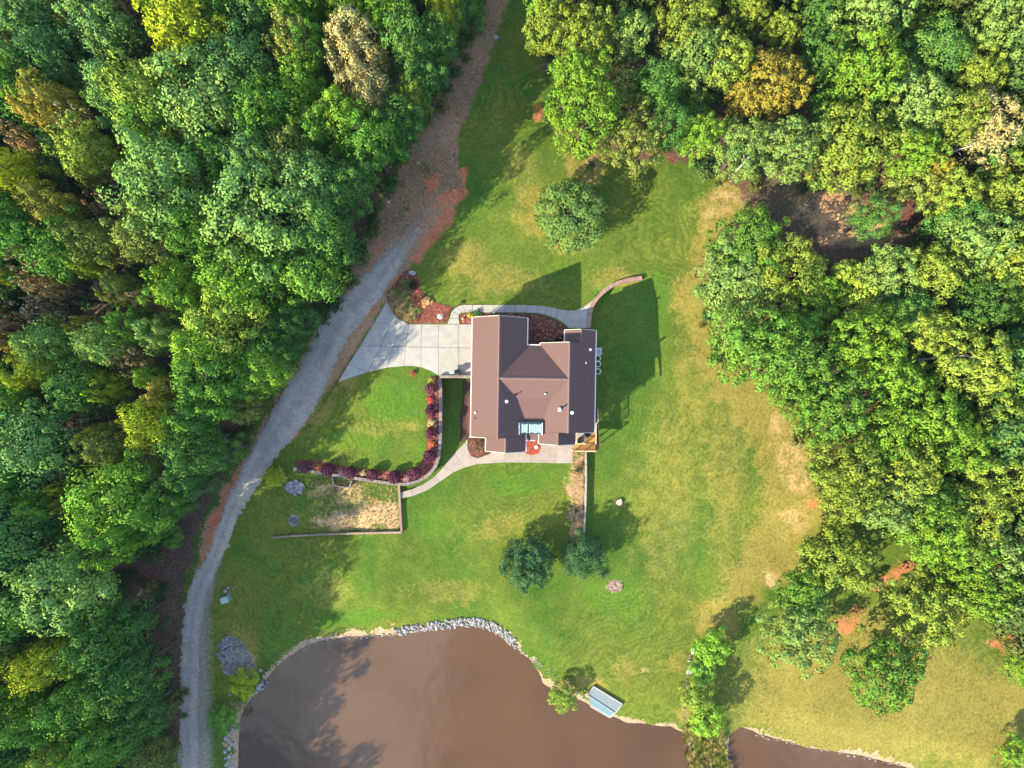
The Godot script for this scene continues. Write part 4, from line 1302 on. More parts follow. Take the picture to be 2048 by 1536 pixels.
	for k in 7000:
		var p := Vector2(rng.randf_range(-60, 2110), rng.randf_range(-60, 1600))
		if not (Geometry2D.is_point_in_polygon(p, west) or Geometry2D.is_point_in_polygon(p, east)): continue
		if rng.randf() < 0.35: continue
		var g := drop(1024.0 + (p.x - 1024.0) * 0.93, 768.0 + (p.y - 768.0) * 0.93)
		var rr := rng.randf_range(0.5, 1.3)
		where.append(Transform3D(Basis(Vector3.UP, rng.randf() * TAU).scaled(Vector3(rr, rr * rng.randf_range(0.7, 1.5), rr)), g + Vector3(0, rr * 0.4, 0)))
		var t := rng.randf_range(0.5, 1.2)
		tints.append(Color(0.07 * t * rng.randf_range(0.7, 1.7), 0.125 * t, 0.035 * t))
	scatter("undergrowth", crown(9, 0.3, 0.5, 18, 0.13, 0.6, -0.2, 0.3), leafy(1, 1, 1), where, tints, "low leafy undergrowth on the woodland floor")

func bush(called: String, u: float, v: float, r: float, h: float, mesh: Mesh, mat: Material, label: String, category: String, group := "", stem := true) -> Node3D:
	var foot := drop(u, v)
	var o := thing(called, label, category, foot, rng.randf() * TAU, group)
	var rm := r * UNIT
	var c := part("foliage", mesh, mat, o)
	c.position = Vector3(0, h * 0.5, 0)
	c.scale = Vector3(rm * rng.randf_range(0.95, 1.05), h * 0.52, rm * rng.randf_range(0.95, 1.05))
	if stem: tube("stem", o, Vector3(0, -0.05, 0), 0.07, 0.04, h * 0.5, bark, 6)
	return o

func clump(called: String, u: float, v: float, size: float, mesh: Mesh, mat: Material, label: String, category: String, group := "") -> Node3D:
	var o := thing(called, label, category, drop(u, v), rng.randf() * TAU, group)
	var c := part("blades", mesh, mat, o)
	c.scale = Vector3.ONE * size
	return o

func build_garden_plants() -> void:
	rng.seed = 321
	var ball := crown(60, 0.16, 0.24, 50, 0.07, 0.6, -0.75, 0.06)
	var spray := crown(12, 0.25, 0.5, 26, 0.16, 0.5, -0.2, 0.4)
	var plum := [leafy(0.090, 0.030, 0.055, 0.3), leafy(0.110, 0.036, 0.062, 0.3), leafy(0.145, 0.060, 0.078, 0.3)]
	var nth := ["first from the west end of the row", "second from the west end of the row", "third from the west end of the row", "fourth from the west end of the row", "fifth from the west end of the row", "at the inner corner where the row turns north", "first above the corner", "second above the corner", "third above the corner", "northernmost and palest, near the driveway wall"]
	var spots := [612, 934, 13, 659, 939, 14, 703, 944, 13, 747, 948, 13, 790, 953, 14, 831, 945, 14, 860, 911, 13, 864, 866, 13, 864, 821, 13, 862, 778, 12]
	for i in 10:
		bush("purple_shrub", spots[i * 3], spots[i * 3 + 1], spots[i * 3 + 2], 1.75, ball, plum[2 if i == 9 or i == 0 else i % 2], "round clipped purple shrub, " + nth[i], "shrub", "purple shrubs along the curved wall")
	var pinkish := leafy(0.42, 0.20, 0.18, 0.3)
	var creamy := leafy(0.42, 0.36, 0.17, 0.3)
	var reddish := leafy(0.42, 0.07, 0.06, 0.3)
	var goldish := leafy(0.42, 0.33, 0.06, 0.3)
	for p in [["683 944 7", pinkish, "pink-leaved low plant between the second and third purple shrubs"], ["726 946 7", creamy, "pale stemmy low plant between the third and fourth purple shrubs"], ["814 956 8", pinkish, "pinkish flowering clump left of the corner purple shrub"], ["862 800 8", reddish, "red-flowered clump between the two northernmost purple shrubs"],
		["864 845 9", creamy, "cream-flowered clump between two purple shrubs on the wall"], ["863 762 8", goldish, "yellow-flowered clump at the north end of the shrub bed"], ["640 936 8", leafy(0.5, 0.16, 0.05, 0.3), "orange low plant between the first two purple shrubs"], ["864 888 8", leafy(0.48, 0.14, 0.06, 0.3), "orange low plant between purple shrubs beside the wall"],
		["826 747 6", reddish, "small reddish plant alone on the raised lawn below the driveway"], ["940 631 7", goldish, "yellow-tipped plant in the small island bed"], ["955 628 9", leafy(0.05, 0.13, 0.03), "dark green leafy plant at the garage's northwest corner"], ["853 603 11", leafy(0.5, 0.30, 0.12, 0.3), "tan-flowered clump in the bed beside the north lawn"]]:
		var f: PackedStringArray = p[0].split(" ")
		bush("flowering_plant", float(f[0]), float(f[1]), float(f[2]), 0.55, spray, p[1], p[2], "plant", "", false)
	# entrance bed west of the front walk
	var grassy := tussock(70, 0.6, 1.0, 0.035, 1.1, 0.35)
	var dry := [leafy(0.24, 0.19, 0.07, 0.4), leafy(0.17, 0.17, 0.055, 0.4), leafy(0.27, 0.18, 0.09, 0.4), leafy(0.11, 0.14, 0.04, 0.4)]
	rng.seed = 400
	for p in ["784 592 0 west tip of the entrance bed", "797 585 3 north side of the entrance bed", "812 592 1 middle of the entrance bed, upper", "800 605 2 middle of the entrance bed, left", "817 612 1 middle of the entrance bed, lower", "790 614 2 beside the driveway's pointed corner", "806 628 0 lower west side of the entrance bed", "824 633 0 bottom of the entrance bed, centre", "834 622 3 right of centre in the entrance bed", "812 566 3 upper end of the entrance bed"]:
		var f: PackedStringArray = p.split(" ", true, 3)
		clump("ornamental_grass", float(f[0]), float(f[1]), rng.randf_range(1.3, 1.9), grassy, dry[int(f[2])], "olive-brown ornamental grass clump, " + f[3], "grass clump", "ornamental grasses in the entrance bed")
	bush("dark_shrub", 828, 571, 9, 1.3, ball, leafy(0.03, 0.035, 0.02), "dark upright shrub in the narrow north end of the entrance bed", "shrub")
	# planting strip south of the deck
	clump("ornamental_grass", 1157, 940, 1.35, grassy, leafy(0.06, 0.065, 0.03, 0.3), "dark feathery grass clump in the straw strip below the deck", "grass clump")
	clump("ornamental_grass", 1166, 928, 1.0, grassy, leafy(0.12, 0.10, 0.045, 0.3), "brownish grass clump against the whitish strip wall", "grass clump")
	clump("ornamental_grass", 1152, 1020, 0.9, grassy, leafy(0.05, 0.045, 0.03, 0.3), "dark low grass clump midway down the straw strip", "grass clump")
	var straw := leafy(0.50, 0.36, 0.17, 0.3)
	var small_straw := tussock(26, 0.25, 0.55, 0.03, 1.3, 0.5)
	var where: Array[Transform3D] = []
	var tints := PackedColorArray()
	for i in 520:
		var g := drop(rng.randf_range(1143, 1169), rng.randf_range(905, 1085))
		where.append(Transform3D(Basis(Vector3.UP, rng.randf() * TAU).scaled(Vector3.ONE * rng.randf_range(0.35, 0.9)), g))
		var t := rng.randf_range(0.6, 1.1)
		tints.append(Color(0.44 * t, 0.31 * t, 0.16 * t))
	for i in 700:
		var g := drop(rng.randf_range(620, 795), rng.randf_range(958, 1062))
		where.append(Transform3D(Basis(Vector3.UP, rng.randf() * TAU).scaled(Vector3.ONE * rng.randf_range(0.35, 0.9)), g))
		var t := rng.randf_range(0.6, 1.1)
		var y := rng.randf()
		tints.append(Color(lerpf(0.16, 0.42, y) * t, lerpf(0.19, 0.30, y) * t, lerpf(0.04, 0.15, y) * t))
	scatter("dry_grass", small_straw, leafy(1, 1, 1, 0.3), where, tints, "dry straw-coloured grass in the planting strip and garden patch")
	# evergreens on the south lawn
	var needle := tussock(420, 0.75, 1.05, 0.045, 1.75, 0.22)
	plant_tree("spiky_pine", 1165, 1112, 42, 4.8, "spiky", "deep", "spiky young pine with radiating plume-like branches at the foot of the planting strip", "", true)
	clump("ornamental_grass", 1207, 1146, 1.5, grassy, leafy(0.045, 0.075, 0.035, 0.3), "dark green grass clump beside the round tan rock patch", "grass clump")
	plant_tree("conifer_tree", 1055, 1130, 56, 6.8, "fir", "deep", "dark shaggy conifer standing alone on the south lawn", "", true)
	plant_tree("round_tree", 1140, 432, 74, 5.6, "round", "olive_green", "dense round-crowned tree alone on the lawn north of the house", "", true)
	plant_tree("pond_tree", 1126, 1396, 29, 3.6, "small", "yellow", "small yellow-green tree leaning over the pond's east bank", "", true)
	plant_tree("pond_tree", 488, 1366, 29, 4.0, "small", "lime", "small lime tree by the grey rock pile", "", true)
	plant_tree("pond_tree", 447, 1440, 30, 3.4, "small", "green", "low mid-green tree between gravel road and pond", "", true)
	plant_tree("pond_tree", 1426, 1294, 37, 4.5, "small", "bright", "bright green tree at the north end of the creek bank clump", "", true)
	plant_tree("pond_tree", 1404, 1340, 28, 3.0, "small", "green", "darker green low tree in the middle of the creek bank clump", "", true)
	plant_tree("pond_tree", 1392, 1392, 36, 4.2, "small", "yellow", "yellow-green tree above the reeds on the creek bank", "", true)
	plant_tree("pond_tree", 1412, 1440, 40, 4.2, "small", "bright", "bright green tree rising directly behind the reeds", "", true)
	bush("roadside_shrub", 556, 952, 22, 2.2, crowns.small[1], M.leaf_lime[1], "lime-green feathery shrub beside the gravel road below the raised lawn", "shrub")
	bush("roadside_shrub", 350, 1070, 26, 2.4, crowns.small[2], M.leaf_green[1], "lone dark green shrub in the bare dirt left of the gravel road", "shrub")
	bush("dry_shrub", 955, 893, 18, 1.2, crown(30, 0.2, 0.35, 30, 0.08, 0.25, -0.3, 0.3), leafy(0.17, 0.10, 0.065, 0.3), "bare brown twiggy shrub by the patio's west end", "shrub")
	# reeds
	where = []
	tints = PackedColorArray()
	var reed := tussock(22, 1.0, 1.9, 0.035, 0.6, 0.25)
	for i in 420:
		var u := rng.randf_range(1366, 1470)
		var v := rng.randf_range(1440, 1580)
		if absf(u - (1392 + (v - 1440) * 0.28)) > 42: continue
		var g := drop(u, v)
		g.y = maxf(g.y, WATER - 0.2)
		where.append(Transform3D(Basis(Vector3.UP, rng.randf() * TAU).scaled(Vector3.ONE * rng.randf_range(0.6, 1.1)), g))
		var t := rng.randf_range(0.6, 1.2)
		var y := rng.randf()
		tints.append(Color(lerpf(0.16, 0.42, y) * t, lerpf(0.21, 0.30, y) * t, lerpf(0.02, 0.12, y) * t))
	scatter("reeds", reed, leafy(1, 1, 1, 0.3), where, tints, "tan and yellow reeds on the spit between two arms of the pond")

func build_grass() -> void:
	rng.seed = 808
	var tuft := tussock(7, 0.6, 1.0, 0.05, 1.1, 0.4)
	var where: Array[Transform3D] = []
	var tints := PackedColorArray()
	var tries := 0
	while where.size() < 52000 and tries < 300000:
		tries += 1
		var x := rng.randf_range(-44, 66)
		var z := rng.randf_range(-52, 52)
		var at := int((z + AREA_Z) * 5.0) * (TEX_W / 2) + int((x + AREA_X) * 5.0)
		if lawn_free[at] < 200: continue
		var p := Vector2(x, z)
		if x > -23 and x < 13 and z > -14 and z < 15 and blocked(p): continue
		var h := height_at(x, z)
		if h < WATER + 0.05: continue
		where.append(Transform3D(Basis(Vector3.UP, rng.randf() * TAU).scaled(Vector3.ONE * rng.randf_range(0.10, 0.22)), Vector3(x, h, z)))
		var t := rng.randf_range(0.7, 1.3)
		var y := rng.randf() * rng.randf()
		tints.append(Color(lerpf(0.06, 0.20, y) * t, lerpf(0.12, 0.17, y) * t, lerpf(0.016, 0.05, y) * t))
	scatter("grass", tuft, leafy(0.82, 0.82, 0.82, 0.4), where, tints, "mown grass of the lawns round the house")

func blocked(p: Vector2) -> bool:
	for f in flats:
		if Geometry2D.is_point_in_polygon(p, f[0]): return true
	if p.x > -5.0 and p.x < 11.2 and p.y > -9.0 and p.y < 9.0: return true
	return over_bed(Vector3(p.x, 0, p.y))

# ------------------------------------------------------------------ stones and small things
func build_stones() -> void:
	rng.seed = 700
	var kinds := []
	for i in 6: kinds.append(stone_mesh(31 + i * 5, 0.7))
	var mt := mottle(256, 0.05, 0.3, 0.6, 1.0, 131)
	var greys := [plain(0.33, 0.33, 0.34, 0.9, mt, 1.0), plain(0.45, 0.44, 0.44, 0.9, mt, 1.0), plain(0.56, 0.54, 0.52, 0.9, mt, 1.0)]
	# riprap along the north bank
	var heap := plain(1, 1, 1, 0.9, mt, 1.0)
	heap.vertex_color_use_as_albedo = true
	var where: Array[Transform3D] = []
	var tints := PackedColorArray()
	var bank := [790, 1262, 830, 1256, 880, 1249, 925, 1243, 955, 1243, 985, 1251, 1010, 1268, 1028, 1287]
	for i in 430:
		var f := rng.randf() * 6.999
		var k := int(f)
		f -= k
		var u := lerpf(bank[k * 2], bank[k * 2 + 2], f) + rng.randf_range(-5, 5)
		var v := lerpf(bank[k * 2 + 1], bank[k * 2 + 3], f) + rng.randf_range(-7, 9)
		var s := rng.randf_range(0.25, 0.62)
		where.append(Transform3D(Basis.from_euler(Vector3(rng.randf(), rng.randf() * TAU, rng.randf())).scaled(Vector3.ONE * s), drop(u, v) + Vector3(0, s * 0.12, 0)))
		var t := rng.randf_range(0.26, 0.56)
		tints.append(Color(t, t * 0.97, t * 0.96))
	scatter("riprap", kinds[0], heap, where, tints, "band of pale broken stones along the pond's north bank")
	where = []
	tints = PackedColorArray()
	for i in 520:
		var a := rng.randf() * TAU
		var d := sqrt(rng.randf())
		var u := 468 + cos(a) * d * 33
		var v := 1315 + sin(a) * d * 42 + cos(a) * d * 10
		var s := rng.randf_range(0.2, 0.5)
		where.append(Transform3D(Basis.from_euler(Vector3(rng.randf(), rng.randf() * TAU, rng.randf())).scaled(Vector3.ONE * s), drop(u, v) + Vector3(0, s * 0.15, 0)))
		var t := rng.randf_range(0.26, 0.48)
		tints.append(Color(t, t, t * 1.03))
	scatter("rock_pile", kinds[1], heap, where, tints, "patch of grey crushed rock between gravel road and pond")
	where = []
	tints = PackedColorArray()
	for i in 260:
		var along := rng.randf()
		var u := 0.0
		var v := 0.0
		match i % 4:
			0:
				u = lerpf(600, 800, along)
				v = lerpf(1297, 1268, sqrt(along)) + rng.randf_range(-3, 3)
			1:
				u = lerpf(1030, 1180, along) + rng.randf_range(-4, 4)
				v = lerpf(1295, 1405, along) + rng.randf_range(-8, 4)
			2:
				u = lerpf(1360, 1390, along) + rng.randf_range(-6, 6)
				v = lerpf(1290, 1530, along)
				if v < 1460: u = lerpf(1384, 1362, (v - 1290) / 170.0) + rng.randf_range(-4, 4)
			3:
				u = lerpf(1480, 1800, along)
				v = lerpf(1464, 1532, along) + rng.randf_range(-3, 2)
		var s := rng.randf_range(0.1, 0.35)
		where.append(Transform3D(Basis.from_euler(Vector3(rng.randf(), rng.randf() * TAU, rng.randf())).scaled(Vector3.ONE * s), drop(u, v) + Vector3(0, s * 0.1, 0)))
		var t := rng.randf_range(0.3, 0.6)
		tints.append(Color(t, t * 0.92, t * 0.82))
	scatter("shore_pebbles", kinds[2], heap, where, tints, "small stones scattered along the pond's muddy edge")
	# stones that can be told apart
	var one := func(u: float, v: float, s: float, m: Material, label: String, group: String, name_: String) -> void:
		var p := drop(u, v)
		p.y = maxf(p.y, WATER - 0.1)
		var o := part(name_, kinds[rng.randi() % 6], m, self)
		o.transform = Transform3D(Basis(Vector3.UP, rng.randf() * TAU).scaled(Vector3(s, s * 0.8, s * rng.randf_range(0.7, 1.1))), p + Vector3(0, s * 0.18, 0))
		tag(o, label, "rock", group)
	var nth := ["leftmost", "second from left", "third from left", "fourth from left", "fifth from left", "sixth from left", "seventh from left", "eighth from left", "ninth from left", "tenth from left", "eleventh from left", "rightmost"]
	var count := 0
	for p in ["461 1388 .6", "478 1372 .7", "486 1356 .7", "490 1338 .6", "494 1350 .8", "498 1362 .75", "503 1343 .9", "507 1330 .65", "511 1347 .7", "516 1356 .8", "522 1340 .6", "527 1352 .55"]:
		var f: PackedStringArray = p.split(" ")
		(one as Callable).call(float(f[0]), float(f[1]), float(f[2]), greys[rng.randi() % 3], "larger angular rock edging the grey rock pile, %s of twelve" % nth[count], "larger rocks beside the grey rock pile", "rock")
		count += 1
	nth = ["leftmost", "second from left", "third from left", "middle one", "third from right", "second from right", "rightmost"]
	count = 0
	for p in ["514 1384 .65", "517 1374 .7", "520 1379 .5", "523 1368 .8", "526 1377 .6", "531 1372 .55", "535 1364 .5"]:
		var f: PackedStringArray = p.split(" ")
		(one as Callable).call(float(f[0]), float(f[1]), float(f[2]), greys[rng.randi() % 3], "pale rock standing in the pond's west shallows, %s of seven" % nth[count], "rocks in the pond's west shallows", "rock")
		count += 1
	where = []
	tints = PackedColorArray()
	for k in 60:
		var a := k * 2.4
		var d := sqrt(k / 60.0)
		var s := rng.randf_range(0.25, 0.55)
		where.append(Transform3D(Basis(Vector3.UP, a).scaled(Vector3.ONE * s), drop(590 + cos(a) * d * 20, 975 + sin(a) * d * 14) + Vector3(0, s * 0.2, 0)))
		var t := rng.randf_range(0.22, 0.5)
		tints.append(Color(t, t, t * 1.02))
	scatter("stone_heap", kinds[4], heap, where, tints, "round heap of small grey stones west of the garden patch")
	(one as Callable).call(603, 969, 0.8, greys[2], "white stone on the right edge of the round stone heap", "", "boulder")
	(one as Callable).call(595, 972, 0.7, greys[2], "white stone near the middle of the round stone heap", "", "boulder")
	(one as Callable).call(824.5, 546, 1.15, greys[2], "white-grey boulder at the north tip of the entrance bed", "", "boulder")
	(one as Callable).call(451, 1182, 0.6, greys[2], "white stone just above the green utility box", "", "boulder")
	(one as Callable).call(456, 1175, 0.45, greys[2], "small white stone farthest above the green utility box", "", "boulder")
	(one as Callable).call(466, 1177, 0.4, greys[1], "small pale stone up and right of the green utility box", "", "boulder")
	(one as Callable).call(675, 593, 0.7, greys[2], "white stone at the wood's edge left of the gravel track", "", "boulder")
	(one as Callable).call(591, 938, 0.7, greys[2], "white stone at the west end of the shrub bed", "", "boulder")
	(one as Callable).call(1386, 1300, 1.1, greys[2], "whitish boulder beside the bright green creek-bank tree", "", "boulder")
	(one as Callable).call(1378, 1342, 1.0, greys[2], "pale boulder left of the darker creek-bank tree", "", "boulder")
	(one as Callable).call(992, 76, 0.7, greys[2], "white stone on the dirt track at the top of the photo", "", "boulder")
	(one as Callable).call(573, 955, 0.5, greys[2], "pale stone right of the lime roadside shrub", "", "boulder")
	# round patches
	var tan := plain(0.46, 0.33, 0.25, 0.95, mt, 1.0)
	var o := thing("rock_patch", "round tan gravel mound on the south lawn beside dark grass", "rock patch", drop(1229, 1170))
	var lumps: Array[Transform3D] = []
	var lt := PackedColorArray()
	for i in 120:
		var a := rng.randf() * TAU
		var d := sqrt(rng.randf()) * 1.15
		lumps.append(Transform3D(Basis.from_euler(Vector3(rng.randf(), rng.randf() * TAU, 0)).scaled(Vector3.ONE * rng.randf_range(0.14, 0.34)), Vector3(cos(a) * d, 0.1 * (1.2 - d), sin(a) * d * 0.9)))
		var t := rng.randf_range(0.75, 1.15)
		lt.append(Color(0.48 * t, 0.34 * t, 0.27 * t))
	var mound := part("mound", stone_mesh(3, 0.25), tan, o)
	mound.scale = Vector3(2.4, 0.9, 2.2)
	scatter("gravel", kinds[3], heap, lumps, lt, "", o)
	var s2 := thing("stone_ring", "round pinkish-grey stone ring on shaded grass west of the garden patch", "stone ring", drop(588, 1040))
	for i in 11:
		var a := TAU * i / 11.0
		var q := part("stone", kinds[i % 6], greys[0] if i % 4 else tan, s2)
		q.transform = Transform3D(Basis(Vector3.UP, a).scaled(Vector3.ONE * (0.62 if i == 3 or i == 8 else 0.42)), Vector3(cos(a) * 0.68, 0.1, sin(a) * 0.62))
	var ash := tube("ash_bed", s2, Vector3(0, -0.05, 0), 0.62, 0.58, 0.14, plain(0.22, 0.17, 0.15, 0.95, mt, 1.0), 14)
	ash.position.y = 0.02

func build_small_things() -> void:
	var white := plain(0.75, 0.74, 0.72, 0.5)
	var black := plain(0.015, 0.015, 0.017, 0.5)
	var metal := plain(0.30, 0.32, 0.34, 0.4)
	# lamp post in the entrance bed
	var o := thing("lamp_post", "white lamp post with a round hood in the red mulch by the walk", "lamp post", drop(883.5, 636))
	tube("post", o, Vector3(0, -0.1, 0), 0.06, 0.05, 2.2, black)
	tube("lamp_shade", o, Vector3(0, 2.1, 0), 0.34, 0.12, 0.22, white, 16)
	tube("finial", o, Vector3(0, 2.3, 0), 0.05, 0.02, 0.12, black, 8)
	# flag pole held out from the garage corner
	o = thing("flagpole", "slim pale pole angled out from the garage's north wall", "flagpole", Vector3(-3.2, 2.2, -7.8))
	beam("pole", o, Vector3.ZERO, Vector3(0.9, 0.7, -1.1), 0.06, 0.06, plain(0.5, 0.36, 0.3, 0.6))
	box("bracket", o, Vector3(0.0, 0.0, -0.01), Vector3(0.14, 0.2, 0.1), metal)
	var fin := SphereMesh.new()
	fin.radius = 0.12
	fin.height = 0.24
	part("finial", fin, white, o, Vector3(0.95, 0.74, -1.16))
	# covered grill against the driveway wall
	o = thing("grill", "black-hooded grill with a grey side shelf against the driveway wall", "grill", site(914, 745, 0.06))
	box("cabinet", o, Vector3(0.1, 0.45, 0), Vector3(0.7, 0.7, 0.5), black)
	for s in [-1, 1]:
		for z in [-0.2, 0.2]: box("leg", o, Vector3(0.1 + s * 0.3, 0.06, z), Vector3(0.06, 0.14, 0.06), black)
	var hood := CylinderMesh.new()
	hood.top_radius = 0.3
	hood.bottom_radius = 0.3
	hood.height = 0.74
	hood.radial_segments = 16
	var hd := part("hood", hood, black, o, Vector3(0.1, 0.85, 0))
	hd.rotation.z = PI / 2
	box("side_shelf", o, Vector3(-0.62, 0.78, 0.0), Vector3(0.66, 0.05, 0.42), metal)
	box("handle", o, Vector3(0.1, 0.95, 0.32), Vector3(0.5, 0.04, 0.04), metal)
	box("chimney", o, Vector3(0.32, 1.25, -0.12), Vector3(0.14, 0.5, 0.14), black)
	# on the east wall
	o = thing("air_conditioner", "pale air conditioner unit against the house's east wall", "air conditioner", drop(1193.5, 703) + Vector3(0.12, 0, 0))
	box("cabinet", o, Vector3(0, 0.45, 0), Vector3(0.8, 0.9, 0.85), plain(0.55, 0.6, 0.58, 0.6))
	tube("fan_grille", o, Vector3(0, 0.9, 0), 0.34, 0.34, 0.04, metal, 18)
	box("pad", o, Vector3(0, -0.02, 0), Vector3(0.95, 0.1, 1.0), plain(0.4, 0.39, 0.37))
	var n := 0
	for v in [717, 728.5, 743]:
		var ring := TorusMesh.new()
		ring.inner_radius = 0.32
		ring.outer_radius = 0.40
		ring.rings = 20
		ring.ring_segments = 6
		var q := thing("wire_hoop", "white wire plant hoop on the east lawn by the wall, " + ["uppermost", "middle", "lowest"][n] + " of three", "plant hoop", drop(1194.5, v), 0.0, "wire hoops along the east wall")
		part("hoop", ring, white, q, Vector3(0, 0.9, 0))
		part("hoop", ring, white, q, Vector3(0, 0.5, 0))
		for a in 3: beam("leg", q, Vector3(cos(a * 2.1) * 0.36, -0.1, sin(a * 2.1) * 0.36), Vector3(cos(a * 2.1) * 0.36, 0.9, sin(a * 2.1) * 0.36), 0.02, 0.02, white)
		n += 1
	# utility box
	o = thing("utility_box", "pale green metal utility box on the shaded grass beside the gravel road", "utility box", drop(452.5, 1197), 0.35)
	box("cabinet", o, Vector3(0, 0.35, 0), Vector3(0.95, 0.75, 0.85), plain(0.24, 0.36, 0.31, 0.5))
	box("lid", o, Vector3(0, 0.75, 0.06), Vector3(1.0, 0.08, 0.8), plain(0.30, 0.44, 0.39, 0.5))
	box("pad", o, Vector3(0.1, -0.02, -0.35), Vector3(1.25, 0.12, 1.5), plain(0.16, 0.2, 0.17))
	# tree stump with a white pail
	o = thing("stump", "pale sawn tree stump on the lawn east of the planting strip", "stump", drop(1237.5, 1004))
	tube("trunk", o, Vector3(0, -0.1, 0), 0.5, 0.42, 0.5, bark, 16)
	tube("cut_face", o, Vector3(0, 0.4, 0), 0.41, 0.4, 0.02, plain(0.55, 0.42, 0.32, 0.8, mottle(64, 0.1, 0.3, 0.8, 1.0, 8), 0.5), 16)
	o = thing("pail", "small white pail set behind the pale sawn stump", "pail", drop(1240, 999.5))
	tube("bucket", o, Vector3(0, -0.02, 0), 0.13, 0.17, 0.36, white, 14)
	var bail := TorusMesh.new()
	bail.inner_radius = 0.15
	bail.outer_radius = 0.165
	bail.rings = 14
	bail.ring_segments = 5
	part("handle", bail, metal, o, Vector3(0, 0.37, 0))
	# white ornament in the red bed
	o = thing("garden_ornament", "white bird-bath ornament in the bright red mulch bed by the patio", "ornament", site(1072, 894, -2.3))
	tube("pedestal", o, Vector3(0, -0.1, 0), 0.12, 0.08, 0.5, white, 10)
	tube("bowl", o, Vector3(0, 0.4, 0), 0.08, 0.24, 0.12, white, 14)
	for p in ["1066 899 upper patio side", "1057 890 left side"]:
		var f: PackedStringArray = p.split(" ", true, 2)
		clump("small_plant", float(f[0]), float(f[1]), 0.4, tussock(24, 0.6, 1.0, 0.06, 1.3, 0.4), leafy(0.10, 0.02, 0.02, 0.2), "dark red spiky plant on the %s of the bright red bed" % f[2], "plant")
	o = thing("garden_ornament", "small white figure with a long shadow in the island bed", "ornament", drop(926, 638))
	tube("body", o, Vector3(0, -0.05, 0), 0.14, 0.10, 0.5, white, 10)
	var hs := SphereMesh.new()
	hs.radius = 0.11
	hs.height = 0.22
	part("head", hs, white, o, Vector3(0, 0.53, 0))
	# concrete landing with a sloping apron at the water
	var mt := mottle(256, 0.03, 0.25, 0.75, 1.0, 141)
	var top := plain(0.23, 0.29, 0.31, 0.6, mt, 2.0)
	var rim := plain(0.42, 0.41, 0.39, 0.7, mt, 2.0)
	var apron := plain(0.12, 0.22, 0.29, 0.7, mt, 1.0)
	var a := site(1187, 1373, -4.3)
	var b := site(1244, 1408, -4.3)
	var c := site(1230, 1426, -4.3)
	var d := site(1177, 1391, -4.3)
	o = thing("pond_platform", "blue-grey pond platform with white rim and sloping apron on the bank", "platform", Vector3(a.x, -5.6, a.z))
	var q := o.position
	var flat := PackedVector2Array([Vector2(a.x - q.x, a.z - q.z), Vector2(b.x - q.x, b.z - q.z), Vector2(c.x - q.x, c.z - q.z), Vector2(d.x - q.x, d.z - q.z)])
	part("top", solid(flat, 1.3, 0.0), top, o)
	var up := Vector3(0, -4.28, 0)
	for e in [[a, b], [b, c], [c, d], [d, a]]:
		beam("rim", o, Vector3(e[0].x, -4.26, e[0].z) - q, Vector3(e[1].x, -4.26, e[1].z) - q, 0.2 if e[0] != c else 0.1, 0.12, rim)
	var e1 := site(1181, 1411, -5.25)
	var e2 := site(1221, 1434, -5.25)
	facet("apron", o, [Vector3(d.x, -4.42, d.z) - q, Vector3(c.x, -4.42, c.z) - q, e2 - q, e1 - q], 0.15, apron)
	beam("rim", o, e1 - q, e2 - q, 0.35, 0.16, rim)
	beam("rim", o, Vector3(c.x, -4.42, c.z) - q, e2 - q, 0.16, 0.14, rim)
	# dry stone spillway south of the rock pile
	var st := thing("stone_chute", "grey stone-lined channel between the grass strip and the pond's west bank", "channel", drop(457, 1480))
	for i in 26:
		var g := drop(457 + sin(i * 1.7) * 4.0 + (i % 2) * 7 - 3, 1455 + i * 3.4) - st.position
		var rk := part("stone", stone_mesh(200 + i % 5, 0.6), plain(0.3, 0.29, 0.29, 0.9) if i < 1 else metal_stone, st)
		rk.transform = Transform3D(Basis(Vector3.UP, i * 1.3).scaled(Vector3.ONE * (0.45 + 0.2 * sin(i * 2.3))), g + Vector3(0, 0.1, 0))
	# bare bleached trees among the pines
	var silver := plain(0.62, 0.56, 0.52, 0.8)
	for p in ["1516 300 9 between two pale pines above the tan lawn corner", "1922 300 10 beside the golden pine at the right", "2012 232 11 near the right edge below the top corner", "1950 712 11 among yellow-green pines at the right"]:
		var f: PackedStringArray = p.split(" ", true, 3)
		var hh := float(f[2])
		var foot := site(float(f[0]), float(f[1]), hh * 0.9)
		foot.y = height_at(foot.x, foot.z)
		var t := thing("dead_tree", "bare bleached dead tree " + f[3], "tree", foot, float(f[0]))
		var sg := part("trunk", trunks[int(f[2]) % 4], silver, t)
		sg.scale = Vector3(hh * 1.1, hh * 1.12, hh * 1.1)

var metal_stone: StandardMaterial3D

func make_sky() -> ImageTexture:
	# broken fair-weather cloud, thinning towards the horizon
	var w := 768
	var h := 384
	var n := FastNoiseLite.new()
	n.seed = 35
	n.frequency = 1.1
	n.fractal_octaves = 5
	var im := Image.create(w, h, false, Image.FORMAT_RGBAF)
	for j in h:
		var el := (0.5 - (j + 0.5) / h) * PI
		for i in w:
			if el < 0.0:
				im.set_pixel(i, j, Color(0, 0, 0, 0))
				continue
			var az := (i + 0.5) / w * TAU
			var d := Vector3(cos(az) * cos(el), sin(el), sin(az) * cos(el))
			var p := d / (d.y + 0.25) * 1.0
			var k := smoothstep(0.05, 0.34, n.get_noise_3d(p.x * 1.6, p.z * 1.6, 0.0))
			im.set_pixel(i, j, Color(1.0, 0.99, 0.98, k * smoothstep(0.0, 0.35, el)))
	return ImageTexture.create_from_image(im)

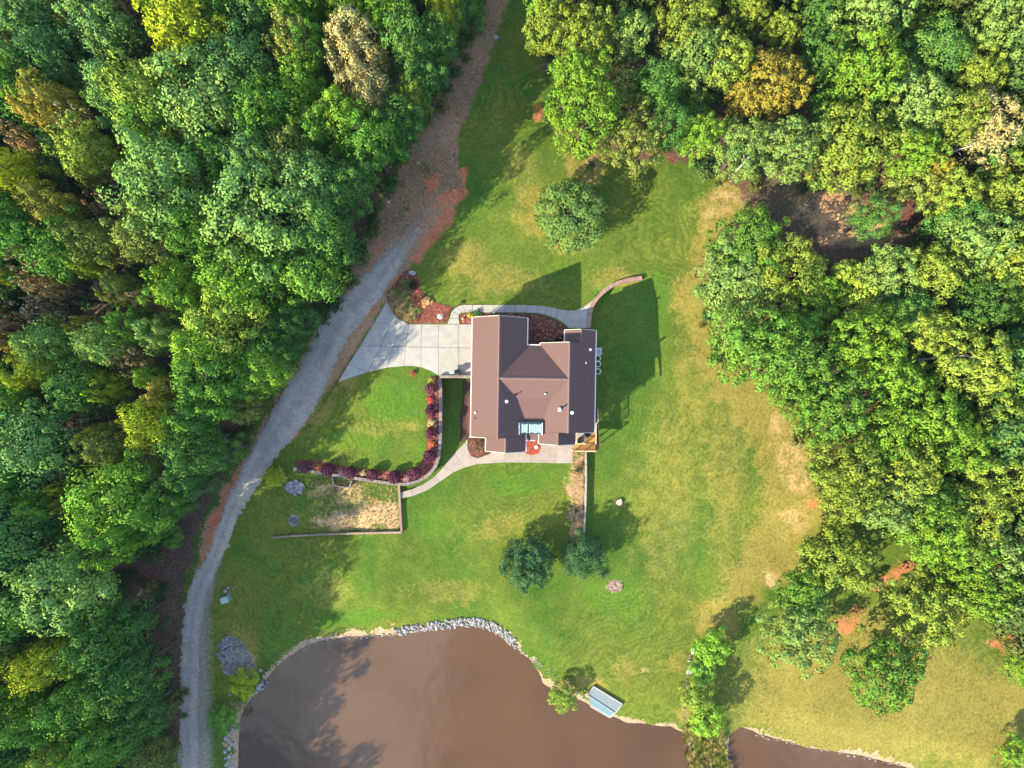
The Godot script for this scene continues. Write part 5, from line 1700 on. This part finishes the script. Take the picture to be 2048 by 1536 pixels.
func _ready() -> void:
	rng.seed = 1
	# camera, sky, sun, exposure
	var cam := Camera3D.new()
	cam.name = "camera"
	cam.position = Vector3(0, HIGH, 0)
	cam.rotation_degrees = Vector3(-90, 0, 0)
	cam.fov = 56.97
	cam.near = 0.5
	cam.far = 2500.0
	add_child(cam)
	var env := Environment.new()
	env.background_mode = Environment.BG_SKY
	env.tonemap_mode = Environment.TONE_MAPPER_LINEAR
	env.tonemap_exposure = 3.4
	env.fog_enabled = true
	env.fog_density = 0.00005
	env.fog_light_color = Color(0.62, 0.86, 1.0)
	env.sdfgi_enabled = true
	env.ssao_enabled = true
	env.ssil_enabled = true
	var sky := Sky.new()
	var sm := ProceduralSkyMaterial.new()
	sm.sky_top_color = lin(0.050, 0.155, 0.36)
	sm.sky_horizon_color = lin(0.16, 0.30, 0.48)
	sm.sky_curve = 0.2
	sm.ground_bottom_color = lin(0.06, 0.08, 0.05)
	sm.ground_horizon_color = lin(0.2, 0.25, 0.25)
	sm.sun_angle_max = 1.0
	sm.sky_cover = make_sky()
	sky.sky_material = sm
	env.sky = sky
	var we := WorldEnvironment.new()
	we.name = "world"
	we.environment = env
	add_child(we)
	var sun := DirectionalLight3D.new()
	sun.name = "sun"
	sun.light_color = Color(1.0, 0.94, 0.81)
	sun.light_energy = 1.6
	sun.light_angular_distance = 0.5
	sun.shadow_enabled = true
	add_child(sun)
	var e := deg_to_rad(30.0)
	sun.look_at_from_position(Vector3.ZERO, Vector3(0.805 * cos(e), -sin(e), -0.593 * cos(e)), Vector3.UP)
	unit_box = BoxMesh.new()
	unit_box.size = Vector3.ONE
	# setting
	survey()
	build_ground()
	build_water()
	build_road()
	build_paving()
	build_beds()
	build_walls()
	# house and deck
	build_house()
	build_deck()
	# plants
	build_tree_kinds()
	crowns["fir"] = [crown(96, 0.15, 0.26, 48, 0.085, 0.22, -0.7, 0.2)]
	crowns["spiky"] = [crown(70, 0.2, 0.34, 34, 0.17, 0.1, -0.6, 0.3)]
	crowns["round"] = [crown(110, 0.17, 0.26, 60, 0.042, 0.55, -0.85, 0.16)]
	M["leaf_olive_green"] = [leafy(0.105, 0.180, 0.040), leafy(0.105, 0.180, 0.040), leafy(0.105, 0.180, 0.040)]
	metal_stone = plain(0.33, 0.32, 0.32, 0.9)
	build_woods()
	build_garden_plants()
	build_grass()
	build_stones()
	build_small_things()
